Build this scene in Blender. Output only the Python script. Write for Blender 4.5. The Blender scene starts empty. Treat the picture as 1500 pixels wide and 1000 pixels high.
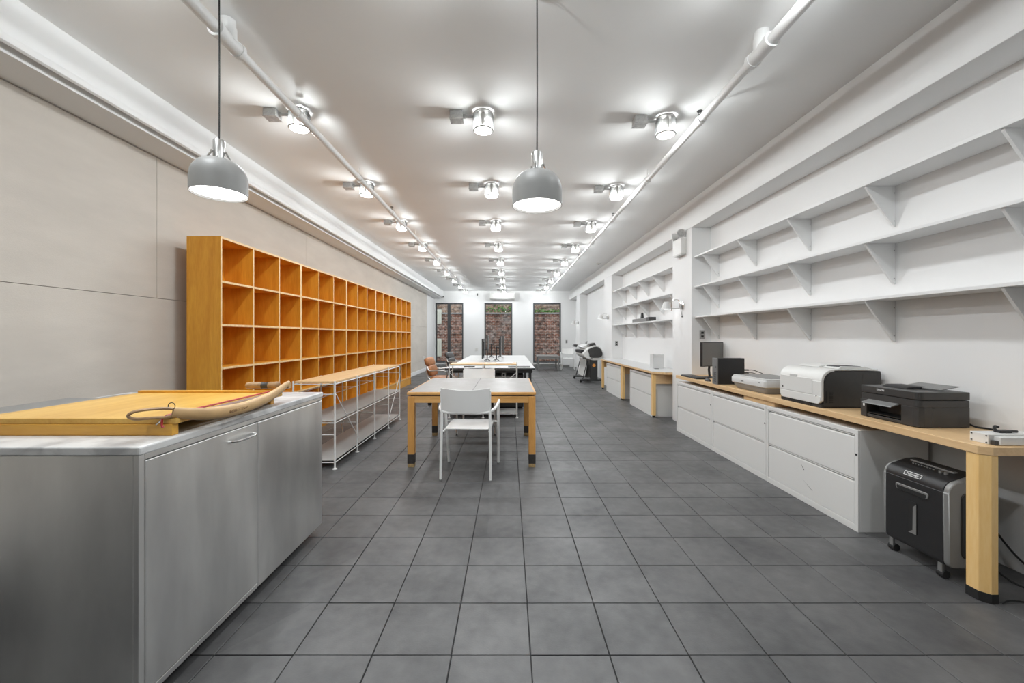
import bpy, bmesh, math, random
from mathutils import Vector, Matrix

random.seed(7)
S = bpy.context.scene
COL = S.collection
PI = math.pi

# ------------------------------------------------------------------ camera
cam_d = bpy.data.cameras.new('camera')
cam = bpy.data.objects.new('camera', cam_d)
COL.objects.link(cam)
cam.location = (0, 0, 1.28)
cam.rotation_euler = (PI / 2, 0, 0)
cam_d.sensor_width = 36
cam_d.lens = 594 / 1500 * 36
cam_d.shift_x = 4 / 1500
cam_d.shift_y = -8 / 1500
cam_d.clip_start = 0.05
S.camera = cam

# ------------------------------------------------------------------ world, exposure
w = bpy.data.worlds.new('overcast_sky')
S.world = w
w.use_nodes = True
bgn = w.node_tree.nodes['Background']
bgn.inputs[0].default_value = (0.80, 0.88, 1.0, 1)
bgn.inputs[1].default_value = 1.6
S.view_settings.view_transform = 'Standard'
S.view_settings.look = 'None'
S.view_settings.gamma = 1
S.view_settings.use_curve_mapping = False
S.view_settings.exposure = 0.26
S.cycles.use_denoising = True
S.cycles.max_bounces = 10
S.cycles.diffuse_bounces = 6
S.cycles.glossy_bounces = 4
S.cycles.transparent_max_bounces = 12
S.cycles.sample_clamp_indirect = 6.0
S.cycles.caustics_reflective = False
S.cycles.caustics_refractive = False

P_DOWN = 9.8      # each ceiling lamp, downwards (W)
P_SIDE = 1.75       # each ceiling lamp, inner light added inside the glass to brighten the ceiling (W)
P_PEND = 6.0       # each pendant (W)
P_SCONCE = 0.45

# ------------------------------------------------------------------ materials
def nt(m):
    return m.node_tree.nodes, m.node_tree.links

def mat(name, col, rough=0.5, metal=0.0, noise=0.0, nscale=8.0, stretch=(1, 1, 1), bump=0.0, bscale=60.0,
        spec=0.5, emit=None, estr=0.0, world=False, rvar=0.0, coat=0.0):
    m = bpy.data.materials.new(name)
    m.use_nodes = True
    N, L = nt(m)
    b = N['Principled BSDF']
    b.inputs['Base Color'].default_value = (*col, 1)
    b.inputs['Roughness'].default_value = rough
    b.inputs['Metallic'].default_value = metal
    b.inputs['Specular IOR Level'].default_value = spec
    b.inputs['Coat Weight'].default_value = coat
    if emit:
        b.inputs['Emission Color'].default_value = (*emit, 1)
        b.inputs['Emission Strength'].default_value = estr
    if noise or bump or rvar:
        if world:
            g = N.new('ShaderNodeNewGeometry'); src = g.outputs['Position']
        else:
            t = N.new('ShaderNodeTexCoord'); src = t.outputs['Object']
        mp = N.new('ShaderNodeMapping')
        mp.inputs['Scale'].default_value = stretch
        L.new(src, mp.inputs['Vector'])
    if noise or rvar:
        n = N.new('ShaderNodeTexNoise')
        n.inputs['Scale'].default_value = nscale
        n.inputs['Detail'].default_value = 6
        n.inputs['Roughness'].default_value = 0.6
        L.new(mp.outputs[0], n.inputs['Vector'])
    if noise:
        r = N.new('ShaderNodeMapRange')
        r.inputs['From Min'].default_value = 0.3
        r.inputs['From Max'].default_value = 0.7
        r.inputs['To Min'].default_value = 1 - noise
        r.inputs['To Max'].default_value = 1 + noise * 0.6
        L.new(n.outputs['Fac'], r.inputs['Value'])
        mx = N.new('ShaderNodeVectorMath'); mx.operation = 'SCALE'
        mx.inputs[0].default_value = col
        L.new(r.outputs[0], mx.inputs['Scale'])
        L.new(mx.outputs[0], b.inputs['Base Color'])
    if rvar:
        r2 = N.new('ShaderNodeMapRange')
        r2.inputs['From Min'].default_value = 0.3
        r2.inputs['From Max'].default_value = 0.7
        r2.inputs['To Min'].default_value = rough - rvar
        r2.inputs['To Max'].default_value = rough + rvar
        L.new(n.outputs['Fac'], r2.inputs['Value'])
        L.new(r2.outputs[0], b.inputs['Roughness'])
    if bump:
        n2 = N.new('ShaderNodeTexNoise')
        n2.inputs['Scale'].default_value = bscale
        n2.inputs['Detail'].default_value = 4
        L.new(mp.outputs[0], n2.inputs['Vector'])
        bp = N.new('ShaderNodeBump')
        bp.inputs['Strength'].default_value = bump
        bp.inputs['Distance'].default_value = 0.004
        L.new(n2.outputs['Fac'], bp.inputs['Height'])
        L.new(bp.outputs[0], b.inputs['Normal'])
    return m

def wood(name, c1, c2, rough=0.4, axis='z', scale=9.0, coat=0.0):
    """two-tone grain stretched along one axis, in the object's own coordinates"""
    m = bpy.data.materials.new(name)
    m.use_nodes = True
    N, L = nt(m)
    b = N['Principled BSDF']
    b.inputs['Roughness'].default_value = rough
    b.inputs['Coat Weight'].default_value = coat
    t = N.new('ShaderNodeTexCoord')
    mp = N.new('ShaderNodeMapping')
    st = {'x': (0.12, 1, 1), 'y': (1, 0.12, 1), 'z': (1, 1, 0.12)}[axis]
    mp.inputs['Scale'].default_value = st
    L.new(t.outputs['Object'], mp.inputs['Vector'])
    n = N.new('ShaderNodeTexNoise')
    n.inputs['Scale'].default_value = scale
    n.inputs['Detail'].default_value = 8
    n.inputs['Roughness'].default_value = 0.65
    n.inputs['Distortion'].default_value = 0.6
    L.new(mp.outputs[0], n.inputs['Vector'])
    n3 = N.new('ShaderNodeTexNoise')
    n3.inputs['Scale'].default_value = scale * 12
    n3.inputs['Detail'].default_value = 3
    L.new(mp.outputs[0], n3.inputs['Vector'])
    ad = N.new('ShaderNodeMath'); ad.operation = 'MULTIPLY_ADD'
    ad.inputs[1].default_value = 0.35
    L.new(n3.outputs['Fac'], ad.inputs[0]); L.new(n.outputs['Fac'], ad.inputs[2])
    cr = N.new('ShaderNodeValToRGB')
    cr.color_ramp.elements[0].position = 0.5
    cr.color_ramp.elements[0].color = (*c1, 1)
    cr.color_ramp.elements[1].position = 0.85
    cr.color_ramp.elements[1].color = (*c2, 1)
    L.new(ad.outputs[0], cr.inputs['Fac'])
    L.new(cr.outputs[0], b.inputs['Base Color'])
    bp = N.new('ShaderNodeBump'); bp.inputs['Strength'].default_value = 0.06
    bp.inputs['Distance'].default_value = 0.002
    L.new(n3.outputs['Fac'], bp.inputs['Height']); L.new(bp.outputs[0], b.inputs['Normal'])
    return m

def emis(name, col, strength):
    m = bpy.data.materials.new(name); m.use_nodes = True
    N, L = nt(m)
    N.remove(N['Principled BSDF'])
    e = N.new('ShaderNodeEmission')
    e.inputs[0].default_value = (*col, 1); e.inputs[1].default_value = strength
    L.new(e.outputs[0], N['Material Output'].inputs[0])
    return m

def thin_glass(name, tint=(1, 1, 1), gloss=0.12, rough=0.02, white=0.0):
    """clear sheet: transparent + a glossy share that grows at grazing angles"""
    m = bpy.data.materials.new(name); m.use_nodes = True
    N, L = nt(m)
    N.remove(N['Principled BSDF'])
    t = N.new('ShaderNodeBsdfTransparent'); t.inputs[0].default_value = (*tint, 1)
    g = N.new('ShaderNodeBsdfGlossy'); g.inputs['Roughness'].default_value = rough
    lw = N.new('ShaderNodeLayerWeight'); lw.inputs['Blend'].default_value = gloss
    mx = N.new('ShaderNodeMixShader')
    L.new(lw.outputs['Fresnel'], mx.inputs[0]); L.new(t.outputs[0], mx.inputs[1]); L.new(g.outputs[0], mx.inputs[2])
    out = mx
    if white:
        d = N.new('ShaderNodeBsdfTranslucent'); d.inputs[0].default_value = (.9, .9, .88, 1)
        m2 = N.new('ShaderNodeMixShader'); m2.inputs[0].default_value = white
        L.new(mx.outputs[0], m2.inputs[1]); L.new(d.outputs[0], m2.inputs[2]); out = m2
    L.new(out.outputs[0], N['Material Output'].inputs[0])
    return m

M = {}
M['wall'] = mat('white_wall_paint', (.82, .82, .815), .6, bump=.05, bscale=90, world=True)
M['ceil'] = mat('ceiling_paint', (.90, .90, .895), .75, noise=.02, nscale=1.2, bump=.06, bscale=40, world=True)
M['trim'] = mat('white_gloss_trim', (.82, .82, .815), .45)
M['beam'] = mat('beam_paint', (.80, .80, .80), .55, bump=.04, bscale=50, world=True)
M['panel'] = mat('fibre_panel', (.60, .555, .50), .85, noise=.09, nscale=2.5, stretch=(1, .45, 1.6), bump=.25, bscale=220, world=True)
M['seam'] = mat('panel_seam', (.16, .14, .12), .9)
M['grout'] = mat('tile_joint', (.035, .035, .036), .8)
M['shelf'] = mat('shelf_paint', (.80, .80, .795), .5)
M['orange'] = wood('orange_maple_ply', (.62, .25, .018), (.80, .39, .042), .42, 'z', 7)
M['orange_y'] = wood('orange_maple_shelf', (.62, .25, .018), (.80, .39, .042), .42, 'y', 7)
M['ply_edge'] = wood('pale_ply_edge', (.72, .46, .20), (.85, .62, .34), .5, 'z', 30)
M['oak'] = wood('table_maple', (.50, .23, .055), (.66, .34, .10), .42, 'z', 10)
M['oak_x'] = wood('table_maple_rail', (.55, .27, .07), (.70, .39, .14), .42, 'x', 10)
M['pale'] = wood('pale_maple_top', (.68, .44, .22), (.80, .56, .31), .42, 'y', 8)
M['pale_x'] = wood('pale_maple_top_cross', (.68, .44, .22), (.80, .56, .31), .42, 'x', 8)
M['pale_z'] = wood('pale_maple_post', (.86, .53, .19), (.95, .66, .30), .42, 'z', 8)
M['cutter'] = wood('cutter_board', (.55, .29, .045), (.70, .43, .10), .38, 'y', 9, coat=.2)
M['cutter_x'] = wood('cutter_rail', (.60, .29, .035), (.74, .40, .06), .38, 'x', 9, coat=.2)
M['greytop'] = mat('worn_grey_laminate', (.30, .285, .27), .40, noise=.14, nscale=5, stretch=(1, .5, 1), rvar=.12)
M['whitelam'] = mat('white_laminate', (.60, .60, .595), .35)
M['cab'] = mat('cabinet_enamel', (.76, .755, .735), .42)
M['whiteplas'] = mat('white_plastic', (.74, .735, .71), .4)
M['offplas'] = mat('grey_white_plastic', (.62, .615, .60), .4)
M['black'] = mat('black_plastic', (.018, .018, .019), .42)
M['black2'] = mat('charcoal_plastic', (.045, .044, .043), .38, noise=.08, nscale=30)
M['rubber'] = mat('black_rubber', (.012, .012, .012), .7)
M['dark'] = mat('dark_metal', (.05, .05, .05), .45, metal=.3)
M['frame'] = mat('window_frame_metal', (.055, .058, .06), .5)
M['midgrey2'] = mat('scanner_grey', (.27, .27, .27), .45)
M['silver'] = mat('silver_plastic', (.27, .268, .26), .45, metal=.35)
M['midgrey'] = mat('mid_grey_plastic', (.20, .20, .195), .4)
M['alu'] = mat('aluminium', (.62, .62, .61), .32, metal=1.0)
M['chrome'] = mat('chrome', (.75, .75, .74), .14, metal=1.0)
M['galv'] = mat('galvanised_steel', (.42, .415, .405), .5, metal=.4, noise=.25, nscale=40)
M['whitetube'] = mat('white_powder_coat', (.80, .80, .785), .38)
M['chairsheet'] = mat('chair_mesh_sheet', (.82, .815, .80), .55, bump=.25, bscale=900)
M['leather'] = mat('tan_leather', (.42, .17, .06), .42, noise=.22, nscale=14, bump=.2, bscale=120)
M['leather_dark'] = mat('dark_leather', (.07, .07, .07), .35, noise=.2, nscale=14)
M['pendant'] = mat('pendant_grey_enamel', (.27, .27, .262), .5)
M['screen'] = mat('matt_screen', (.17, .17, .167), .4)
M['red'] = mat('red_paint', (.42, .02, .025), .4)
M['tan'] = mat('tan_enamel', (.56, .36, .17), .42, noise=.12, nscale=18)
M['tan_worn'] = mat('worn_grip', (.36, .22, .11), .5, noise=.45, nscale=22)
M['label_white'] = mat('lettering_white', (.80, .80, .78), .5)
M['label_dark'] = mat('lettering_dark', (.10, .10, .10), .5)
M['orange_badge'] = mat('orange_badge', (.75, .30, .06), .5)
M['brown'] = mat('brown_sock', (.035, .030, .027), .55, noise=.3, nscale=25)
M['brass'] = mat('worn_brass', (.42, .29, .13), .5, noise=.4, nscale=60)
M['paper'] = mat('paper', (.82, .82, .80), .7)
M['cloth'] = mat('media_bin_cloth', (.45, .445, .43), .8, noise=.08, nscale=6)
M['ivory'] = mat('ivory_metal', (.62, .60, .50), .6)
M['leaf'] = mat('ivy_leaf', (.13, .30, .06), .5, noise=.4, nscale=9)
M['stone'] = mat('coping_stone', (.30, .28, .26), .8, noise=.2, nscale=7)
M['glow'] = emis('lamp_lens_glow', (1.0, .985, .955), 7.0)
M['pglow'] = emis('pendant_diffuser_glow', (1.0, .985, .955), 4.0)
M['pane'] = thin_glass('window_glass', (.96, .97, .96), .12)
M['lampglass'] = thin_glass('prismatic_lamp_glass', (.97, .97, .96), .35, .10, white=.05)
M['wire'] = mat('wire_mesh_shelf', (.42, .42, .41), .5)
M['clear'] = mat('translucent_white_plastic', (.78, .78, .775), .35)
M['clear'].node_tree.nodes['Principled BSDF'].inputs['Alpha'].default_value = .72

def steel_mat():
    m = bpy.data.materials.new('brushed_steel'); m.use_nodes = True
    N, L = nt(m); b = N['Principled BSDF']
    b.inputs['Metallic'].default_value = 1.0
    b.inputs['Base Color'].default_value = (.72, .72, .705, 1)
    t = N.new('ShaderNodeTexCoord')
    mp = N.new('ShaderNodeMapping'); mp.inputs['Scale'].default_value = (1.6, 3.2, .9)
    mp.inputs['Rotation'].default_value = (.5, 0, 0)
    L.new(t.outputs['Object'], mp.inputs['Vector'])
    n = N.new('ShaderNodeTexNoise'); n.inputs['Scale'].default_value = 1.6; n.inputs['Detail'].default_value = 2
    L.new(mp.outputs[0], n.inputs['Vector'])
    r = N.new('ShaderNodeMapRange'); r.inputs['From Min'].default_value = .35; r.inputs['From Max'].default_value = .65
    r.inputs['To Min'].default_value = .30; r.inputs['To Max'].default_value = .44
    L.new(n.outputs['Fac'], r.inputs['Value']); L.new(r.outputs[0], b.inputs['Roughness'])
    mp3 = N.new('ShaderNodeMapping'); mp3.inputs['Scale'].default_value = (2.2, 2.6, .75); mp3.inputs['Location'].default_value = (3, 1, 7)
    mp3.inputs['Rotation'].default_value = (-.35, 0, 0)
    L.new(t.outputs['Object'], mp3.inputs['Vector'])
    n3 = N.new('ShaderNodeTexNoise'); n3.inputs['Scale'].default_value = 1.8; n3.inputs['Detail'].default_value = 5
    L.new(mp3.outputs[0], n3.inputs['Vector'])
    cs = N.new('ShaderNodeValToRGB'); e = cs.color_ramp.elements
    e[0].position = .36; e[0].color = (.76, .76, .75, 1); e[1].position = .66; e[1].color = (.96, .96, .94, 1)
    L.new(n3.outputs['Fac'], cs.inputs[0]); L.new(cs.outputs[0], b.inputs['Base Color'])
    mp2 = N.new('ShaderNodeMapping'); mp2.inputs['Scale'].default_value = (3, 3, 260)
    L.new(t.outputs['Object'], mp2.inputs['Vector'])
    n2 = N.new('ShaderNodeTexNoise'); n2.inputs['Scale'].default_value = 3; n2.inputs['Detail'].default_value = 3
    L.new(mp2.outputs[0], n2.inputs['Vector'])
    ad = N.new('ShaderNodeMath'); ad.operation = 'MULTIPLY_ADD'; ad.inputs[1].default_value = .02
    L.new(n2.outputs['Fac'], ad.inputs[0]); L.new(n.outputs['Fac'], ad.inputs[2])
    bp = N.new('ShaderNodeBump'); bp.inputs['Strength'].default_value = .10; bp.inputs['Distance'].default_value = .02
    L.new(ad.outputs[0], bp.inputs['Height']); L.new(bp.outputs[0], b.inputs['Normal'])
    return m
M['steel'] = steel_mat()

def marble_mat():
    m = bpy.data.materials.new('grey_veined_marble'); m.use_nodes = True
    N, L = nt(m); b = N['Principled BSDF']; b.inputs['Roughness'].default_value = .35
    t = N.new('ShaderNodeTexCoord')
    n = N.new('ShaderNodeTexNoise'); n.inputs['Scale'].default_value = 3.5; n.inputs['Detail'].default_value = 8
    n.inputs['Distortion'].default_value = 1.6
    L.new(t.outputs['Object'], n.inputs['Vector'])
    cr = N.new('ShaderNodeValToRGB')
    e = cr.color_ramp.elements
    e[0].position = .38; e[0].color = (.42, .42, .42, 1)
    e[1].position = .56; e[1].color = (.66, .66, .65, 1)
    L.new(n.outputs['Fac'], cr.inputs[0]); L.new(cr.outputs[0], b.inputs['Base Color'])
    return m
M['marble'] = marble_mat()

TS = 0.3178          # tile pitch
TX0, TY0 = 0.0856, 1.629
def tile_mat():
    m = bpy.data.materials.new('dark_rubber_tile'); m.use_nodes = True
    N, L = nt(m); b = N['Principled BSDF']
    g = N.new('ShaderNodeNewGeometry')
    sub = N.new('ShaderNodeVectorMath'); sub.operation = 'SUBTRACT'; sub.inputs[1].default_value = (TX0, TY0, 0)
    L.new(g.outputs['Position'], sub.inputs[0])
    sc = N.new('ShaderNodeVectorMath'); sc.operation = 'SCALE'; sc.inputs['Scale'].default_value = 1 / TS
    L.new(sub.outputs[0], sc.inputs[0])
    fl = N.new('ShaderNodeVectorMath'); fl.operation = 'FLOOR'; L.new(sc.outputs[0], fl.inputs[0])
    mulv = N.new('ShaderNodeVectorMath'); mulv.operation = 'MULTIPLY'; mulv.inputs[1].default_value = (1, 1, 0)
    L.new(fl.outputs[0], mulv.inputs[0])
    wn = N.new('ShaderNodeTexWhiteNoise'); L.new(mulv.outputs[0], wn.inputs['Vector'])
    n = N.new('ShaderNodeTexNoise'); n.inputs['Scale'].default_value = 2.2; n.inputs['Detail'].default_value = 7
    n.inputs['Roughness'].default_value = .62
    L.new(g.outputs['Position'], n.inputs['Vector'])
    n2 = N.new('ShaderNodeTexNoise'); n2.inputs['Scale'].default_value = 16; n2.inputs['Detail'].default_value = 6
    L.new(g.outputs['Position'], n2.inputs['Vector'])
    a = N.new('ShaderNodeMath'); a.operation = 'MULTIPLY_ADD'; a.inputs[1].default_value = .35
    L.new(n2.outputs['Fac'], a.inputs[0]); L.new(n.outputs['Fac'], a.inputs[2])
    a2 = N.new('ShaderNodeMath'); a2.operation = 'MULTIPLY_ADD'; a2.inputs[1].default_value = .16
    L.new(wn.outputs['Value'], a2.inputs[0]); L.new(a.outputs[0], a2.inputs[2])
    cr = N.new('ShaderNodeValToRGB'); e = cr.color_ramp.elements
    e[0].position = .45; e[0].color = (.050, .050, .052, 1)
    e[1].position = 1.0; e[1].color = (.135, .134, .133, 1)
    L.new(a2.outputs[0], cr.inputs[0]); L.new(cr.outputs[0], b.inputs['Base Color'])
    r = N.new('ShaderNodeMapRange'); r.inputs['From Min'].default_value = .4; r.inputs['From Max'].default_value = .9
    r.inputs['To Min'].default_value = .56; r.inputs['To Max'].default_value = .40
    L.new(a.outputs[0], r.inputs['Value']); L.new(r.outputs[0], b.inputs['Roughness'])
    bp = N.new('ShaderNodeBump'); bp.inputs['Strength'].default_value = .12; bp.inputs['Distance'].default_value = .004
    n4 = N.new('ShaderNodeTexNoise'); n4.inputs['Scale'].default_value = 140
    L.new(g.outputs['Position'], n4.inputs['Vector'])
    L.new(n4.outputs['Fac'], bp.inputs['Height']); L.new(bp.outputs[0], b.inputs['Normal'])
    return m
M['tile'] = tile_mat()

def brick_mat(name, c1, c2, mortar, white=.35):
    m = bpy.data.materials.new(name); m.use_nodes = True
    N, L = nt(m); b = N['Principled BSDF']; b.inputs['Roughness'].default_value = .9
    g = N.new('ShaderNodeNewGeometry')
    sp = N.new('ShaderNodeSeparateXYZ'); L.new(g.outputs['Position'], sp.inputs[0])
    cb = N.new('ShaderNodeCombineXYZ'); L.new(sp.outputs['X'], cb.inputs['X']); L.new(sp.outputs['Z'], cb.inputs['Y'])
    br = N.new('ShaderNodeTexBrick')
    br.inputs['Scale'].default_value = 1.0
    br.inputs['Brick Width'].default_value = .22; br.inputs['Row Height'].default_value = .078
    br.inputs['Mortar Size'].default_value = .009; br.inputs['Bias'].default_value = -.1
    br.inputs['Color1'].default_value = (*c1, 1); br.inputs['Color2'].default_value = (*c2, 1)
    br.inputs['Mortar'].default_value = (*mortar, 1)
    L.new(cb.outputs[0], br.inputs['Vector'])
    n = N.new('ShaderNodeTexNoise'); n.inputs['Scale'].default_value = 1.1; n.inputs['Detail'].default_value = 9
    n.inputs['Roughness'].default_value = .7
    L.new(g.outputs['Position'], n.inputs['Vector'])
    rp = N.new('ShaderNodeMapRange'); rp.inputs['From Min'].default_value = .5; rp.inputs['From Max'].default_value = .72
    rp.inputs['To Min'].default_value = 0; rp.inputs['To Max'].default_value = white
    L.new(n.outputs['Fac'], rp.inputs['Value'])
    mx = N.new('ShaderNodeMixRGB'); mx.inputs[2].default_value = (.45, .42, .38, 1)
    L.new(rp.outputs[0], mx.inputs[0]); L.new(br.outputs['Color'], mx.inputs[1])
    n2 = N.new('ShaderNodeTexNoise'); n2.inputs['Scale'].default_value = 7; n2.inputs['Detail'].default_value = 5
    L.new(g.outputs['Position'], n2.inputs['Vector'])
    r3 = N.new('ShaderNodeMapRange'); r3.inputs['From Min'].default_value = .3; r3.inputs['From Max'].default_value = .7
    r3.inputs['To Min'].default_value = .25; r3.inputs['To Max'].default_value = 1.45
    L.new(n2.outputs['Fac'], r3.inputs['Value'])
    vm = N.new('ShaderNodeVectorMath'); vm.operation = 'SCALE'
    L.new(mx.outputs[0], vm.inputs[0]); L.new(r3.outputs[0], vm.inputs['Scale'])
    L.new(vm.outputs[0], b.inputs['Base Color'])
    bp = N.new('ShaderNodeBump'); bp.inputs['Strength'].default_value = .7; bp.inputs['Distance'].default_value = .02
    bp.invert = True
    L.new(br.outputs['Fac'], bp.inputs['Height']); L.new(bp.outputs[0], b.inputs['Normal'])
    return m
M['brick'] = brick_mat('old_red_brick', (.30, .125, .08), (.15, .085, .062), (.42, .35, .29), .8)
M['brick_far'] = brick_mat('tan_brick', (.42, .25, .16), (.34, .22, .15), (.42, .36, .30), .5)

# ------------------------------------------------------------------ mesh helpers
class MB:
    def __init__(s):
        s.v = []; s.f = []; s.mi = []
    def add(s, verts, faces, m=0):
        o = len(s.v); s.v += [tuple(v) for v in verts]
        for k, f in enumerate(faces):
            s.f.append([o + i for i in f]); s.mi.append(m if isinstance(m, int) else m[k])
        return s
    def box(s, x0, x1, y0, y1, z0, z1, m=0, fm=None):
        v = [(x0, y0, z0), (x1, y0, z0), (x1, y1, z0), (x0, y1, z0), (x0, y0, z1), (x1, y0, z1), (x1, y1, z1), (x0, y1, z1)]
        f = [(0, 3, 2, 1), (4, 5, 6, 7), (0, 1, 5, 4), (1, 2, 6, 5), (2, 3, 7, 6), (3, 0, 4, 7)]
        k = ['-z', '+z', '-y', '+x', '+y', '-x']
        ms = [(fm or {}).get(q, m) for q in k]
        return s.add(v, f, ms)
    def prism(s, poly, axis, a, b, m=0, mcap=None):
        """polygon of 2-D points extruded along axis from a to b. axis y: points (x,z); x: (y,z); z: (x,y)"""
        ar = sum(p[0] * q[1] - q[0] * p[1] for p, q in zip(poly, poly[1:] + poly[:1]))
        if ar < 0: poly = poly[::-1]
        if axis == 'y': P = lambda p, t: (p[0], t, p[1]); flip = True
        elif axis == 'x': P = lambda p, t: (t, p[0], p[1]); flip = False
        else: P = lambda p, t: (p[0], p[1], t); flip = False
        n = len(poly)
        v = [P(p, a) for p in poly] + [P(p, b) for p in poly]
        f = [list(range(n))[::-1], [n + i for i in range(n)]]
        f += [(i, (i + 1) % n, n + (i + 1) % n, n + i) for i in range(n)]
        if flip: f = [list(q)[::-1] for q in f]
        mc = m if mcap is None else mcap
        return s.add(v, f, [mc, mc] + [m] * n)
    def tube(s, pts, r, seg=8, m=0, closed=False, caps=True, flat=None):
        pts = [Vector(p) for p in pts]; n = len(pts)
        rs = r if isinstance(r, (list, tuple)) else [r] * n
        tang = []
        for i in range(n):
            if closed: t = pts[(i + 1) % n] - pts[i - 1]
            else: t = pts[min(i + 1, n - 1)] - pts[max(i - 1, 0)]
            tang.append(t.normalized() if t.length > 1e-9 else Vector((0, 0, 1)))
        up = Vector((0, 0, 1))
        if abs(tang[0].dot(up)) > .9: up = Vector((1, 0, 0))
        nrm = (up - tang[0] * up.dot(tang[0])).normalized()
        vs = []
        for i in range(n):
            nrm = nrm - tang[i] * nrm.dot(tang[i])
            nrm = nrm.normalized() if nrm.length > 1e-6 else tang[i].orthogonal().normalized()
            bn = tang[i].cross(nrm)
            for k in range(seg):
                a = 2 * PI * k / seg
                fa = flat if flat else (1, 1)
                vs.append(pts[i] + nrm * (math.cos(a) * rs[i] * fa[0]) + bn * (math.sin(a) * rs[i] * fa[1]))
        fs = []
        for i in range(n if closed else n - 1):
            j = (i + 1) % n
            for k in range(seg):
                l = (k + 1) % seg
                fs.append((i * seg + k, i * seg + l, j * seg + l, j * seg + k))
        if caps and not closed:
            fs.append([k for k in range(seg)][::-1]); fs.append([(n - 1) * seg + k for k in range(seg)])
        return s.add(vs, fs, m)
    def lathe(s, prof, c=(0, 0, 0), seg=32, axis='z', m=0, closed=False):
        """profile of (radius, height) turned about an axis through c"""
        vs = []; fs = []; n = len(prof)
        for (r, h) in prof:
            for k in range(seg):
                a = 2 * PI * k / seg; x, y = r * math.cos(a), r * math.sin(a)
                p = {'z': (x, y, h), 'y': (y, h, x), 'x': (h, x, y)}[axis]
                vs.append((c[0] + p[0], c[1] + p[1], c[2] + p[2]))
        for i in range(n if closed else n - 1):
            j = (i + 1) % n
            for k in range(seg):
                l = (k + 1) % seg
                fs.append((i * seg + k, i * seg + l, j * seg + l, j * seg + k))
        if not closed:
            if prof[0][0] > 1e-5: fs.append([k for k in range(seg)][::-1])
            if prof[-1][0] > 1e-5: fs.append([(n - 1) * seg + k for k in range(seg)])
        return s.add(vs, fs, m)
    def cyl(s, p0, p1, r, seg=12, m=0):
        return s.tube([p0, p1], r, seg, m)
    def grid(s, fn, nu, nv, thick, m=0):
        """thin sheet: fn(u,v)->(point, normal), given thickness"""
        A = []; B = []
        for j in range(nv + 1):
            for i in range(nu + 1):
                p, n = fn(i / nu, j / nv); p = Vector(p); n = Vector(n).normalized()
                A.append(p + n * thick / 2); B.append(p - n * thick / 2)
        o = len(A); W = nu + 1; fs = []
        for j in range(nv):
            for i in range(nu):
                a = j * W + i
                fs.append((a, a + 1, a + W + 1, a + W)); fs.append((o + a, o + a + W, o + a + W + 1, o + a + 1))
        rim = [i for i in range(W)] + [j * W + nu for j in range(1, nv + 1)] + [nv * W + i for i in range(nu - 1, -1, -1)] + [j * W for j in range(nv - 1, 0, -1)]
        for a, b in zip(rim, rim[1:] + rim[:1]):
            fs.append((b, a, o + a, o + b))
        return s.add(A + B, fs, m)
    def build(s, name, mats, parent=None, bevel=0, smooth=35, world=True, seg=2, sub=0):
        me = bpy.data.meshes.new(name)
        off = parent_loc(parent) if (world and parent is not None) else Vector((0, 0, 0))
        me.from_pydata([(v[0] - off.x, v[1] - off.y, v[2] - off.z) for v in s.v], [], s.f)
        mats = mats if isinstance(mats, (list, tuple)) else [mats]
        for mm in mats: me.materials.append(M[mm] if isinstance(mm, str) else mm)
        me.polygons.foreach_set('material_index', s.mi)
        bm = bmesh.new(); bm.from_mesh(me)
        bmesh.ops.recalc_face_normals(bm, faces=bm.faces)
        bm.to_mesh(me); bm.free()
        if smooth:
            me.polygons.foreach_set('use_smooth', [True] * len(me.polygons))
            me.set_sharp_from_angle(angle=math.radians(smooth))
        me.update()
        o = bpy.data.objects.new(name, me); COL.objects.link(o)
        if parent is not None: o.parent = parent
        if bevel:
            b = o.modifiers.new('bevel', 'BEVEL'); b.width = bevel; b.segments = seg; b.limit_method = 'ANGLE'
            b.angle_limit = math.radians(40); b.harden_normals = False
        if sub:
            q = o.modifiers.new('sub', 'SUBSURF'); q.levels = sub; q.render_levels = sub
        return o

def parent_loc(p):
    l = Vector((0, 0, 0))
    while p is not None:
        l = l + Vector(p.location); p = p.parent
    return l

def cr(pts, n=6, closed=False):
    """smooth path through the points"""
    P = [Vector(p) for p in pts]; out = []; N = len(P)
    rng = range(N if closed else N - 1)
    for i in rng:
        p0 = P[(i - 1) % N] if (closed or i > 0) else P[0]
        p1 = P[i]; p2 = P[(i + 1) % N]
        p3 = P[(i + 2) % N] if (closed or i + 2 < N) else P[-1]
        for k in range(n):
            t = k / n
            out.append(.5 * ((2 * p1) + (p2 - p0) * t + (2 * p0 - 5 * p1 + 4 * p2 - p3) * t * t + (3 * p1 - p0 - 3 * p2 + p3) * t ** 3))
    if not closed: out.append(P[-1])
    return out

def rrect(x0, x1, y0, y1, r, n=5):
    """rounded rectangle outline"""
    out = []
    rr = r if isinstance(r, (list, tuple)) else [r] * 4
    for (cx, cy, a, q) in ((x1 - rr[0], y1 - rr[0], 0, rr[0]), (x0 + rr[1], y1 - rr[1], 90, rr[1]), (x0 + rr[2], y0 + rr[2], 180, rr[2]), (x1 - rr[3], y0 + rr[3], 270, rr[3])):
        if q < 1e-6: out.append((cx, cy)); continue
        for k in range(n + 1):
            t = math.radians(a + 90 * k / n); out.append((cx + q * math.cos(t), cy + q * math.sin(t)))
    return out

def tag(o, label=None, cat=None, group=None, kind=None):
    if label: o['label'] = label
    if cat: o['category'] = cat
    if group: o['group'] = group
    if kind: o['kind'] = kind
    return o

def thing(name, label, cat, loc=(0, 0, 0), rz=0.0, group=None):
    o = bpy.data.objects.new(name, None); COL.objects.link(o)
    o.location = loc; o.rotation_euler = (0, 0, rz); o.empty_display_size = .1
    return tag(o, label, cat, group)

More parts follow.
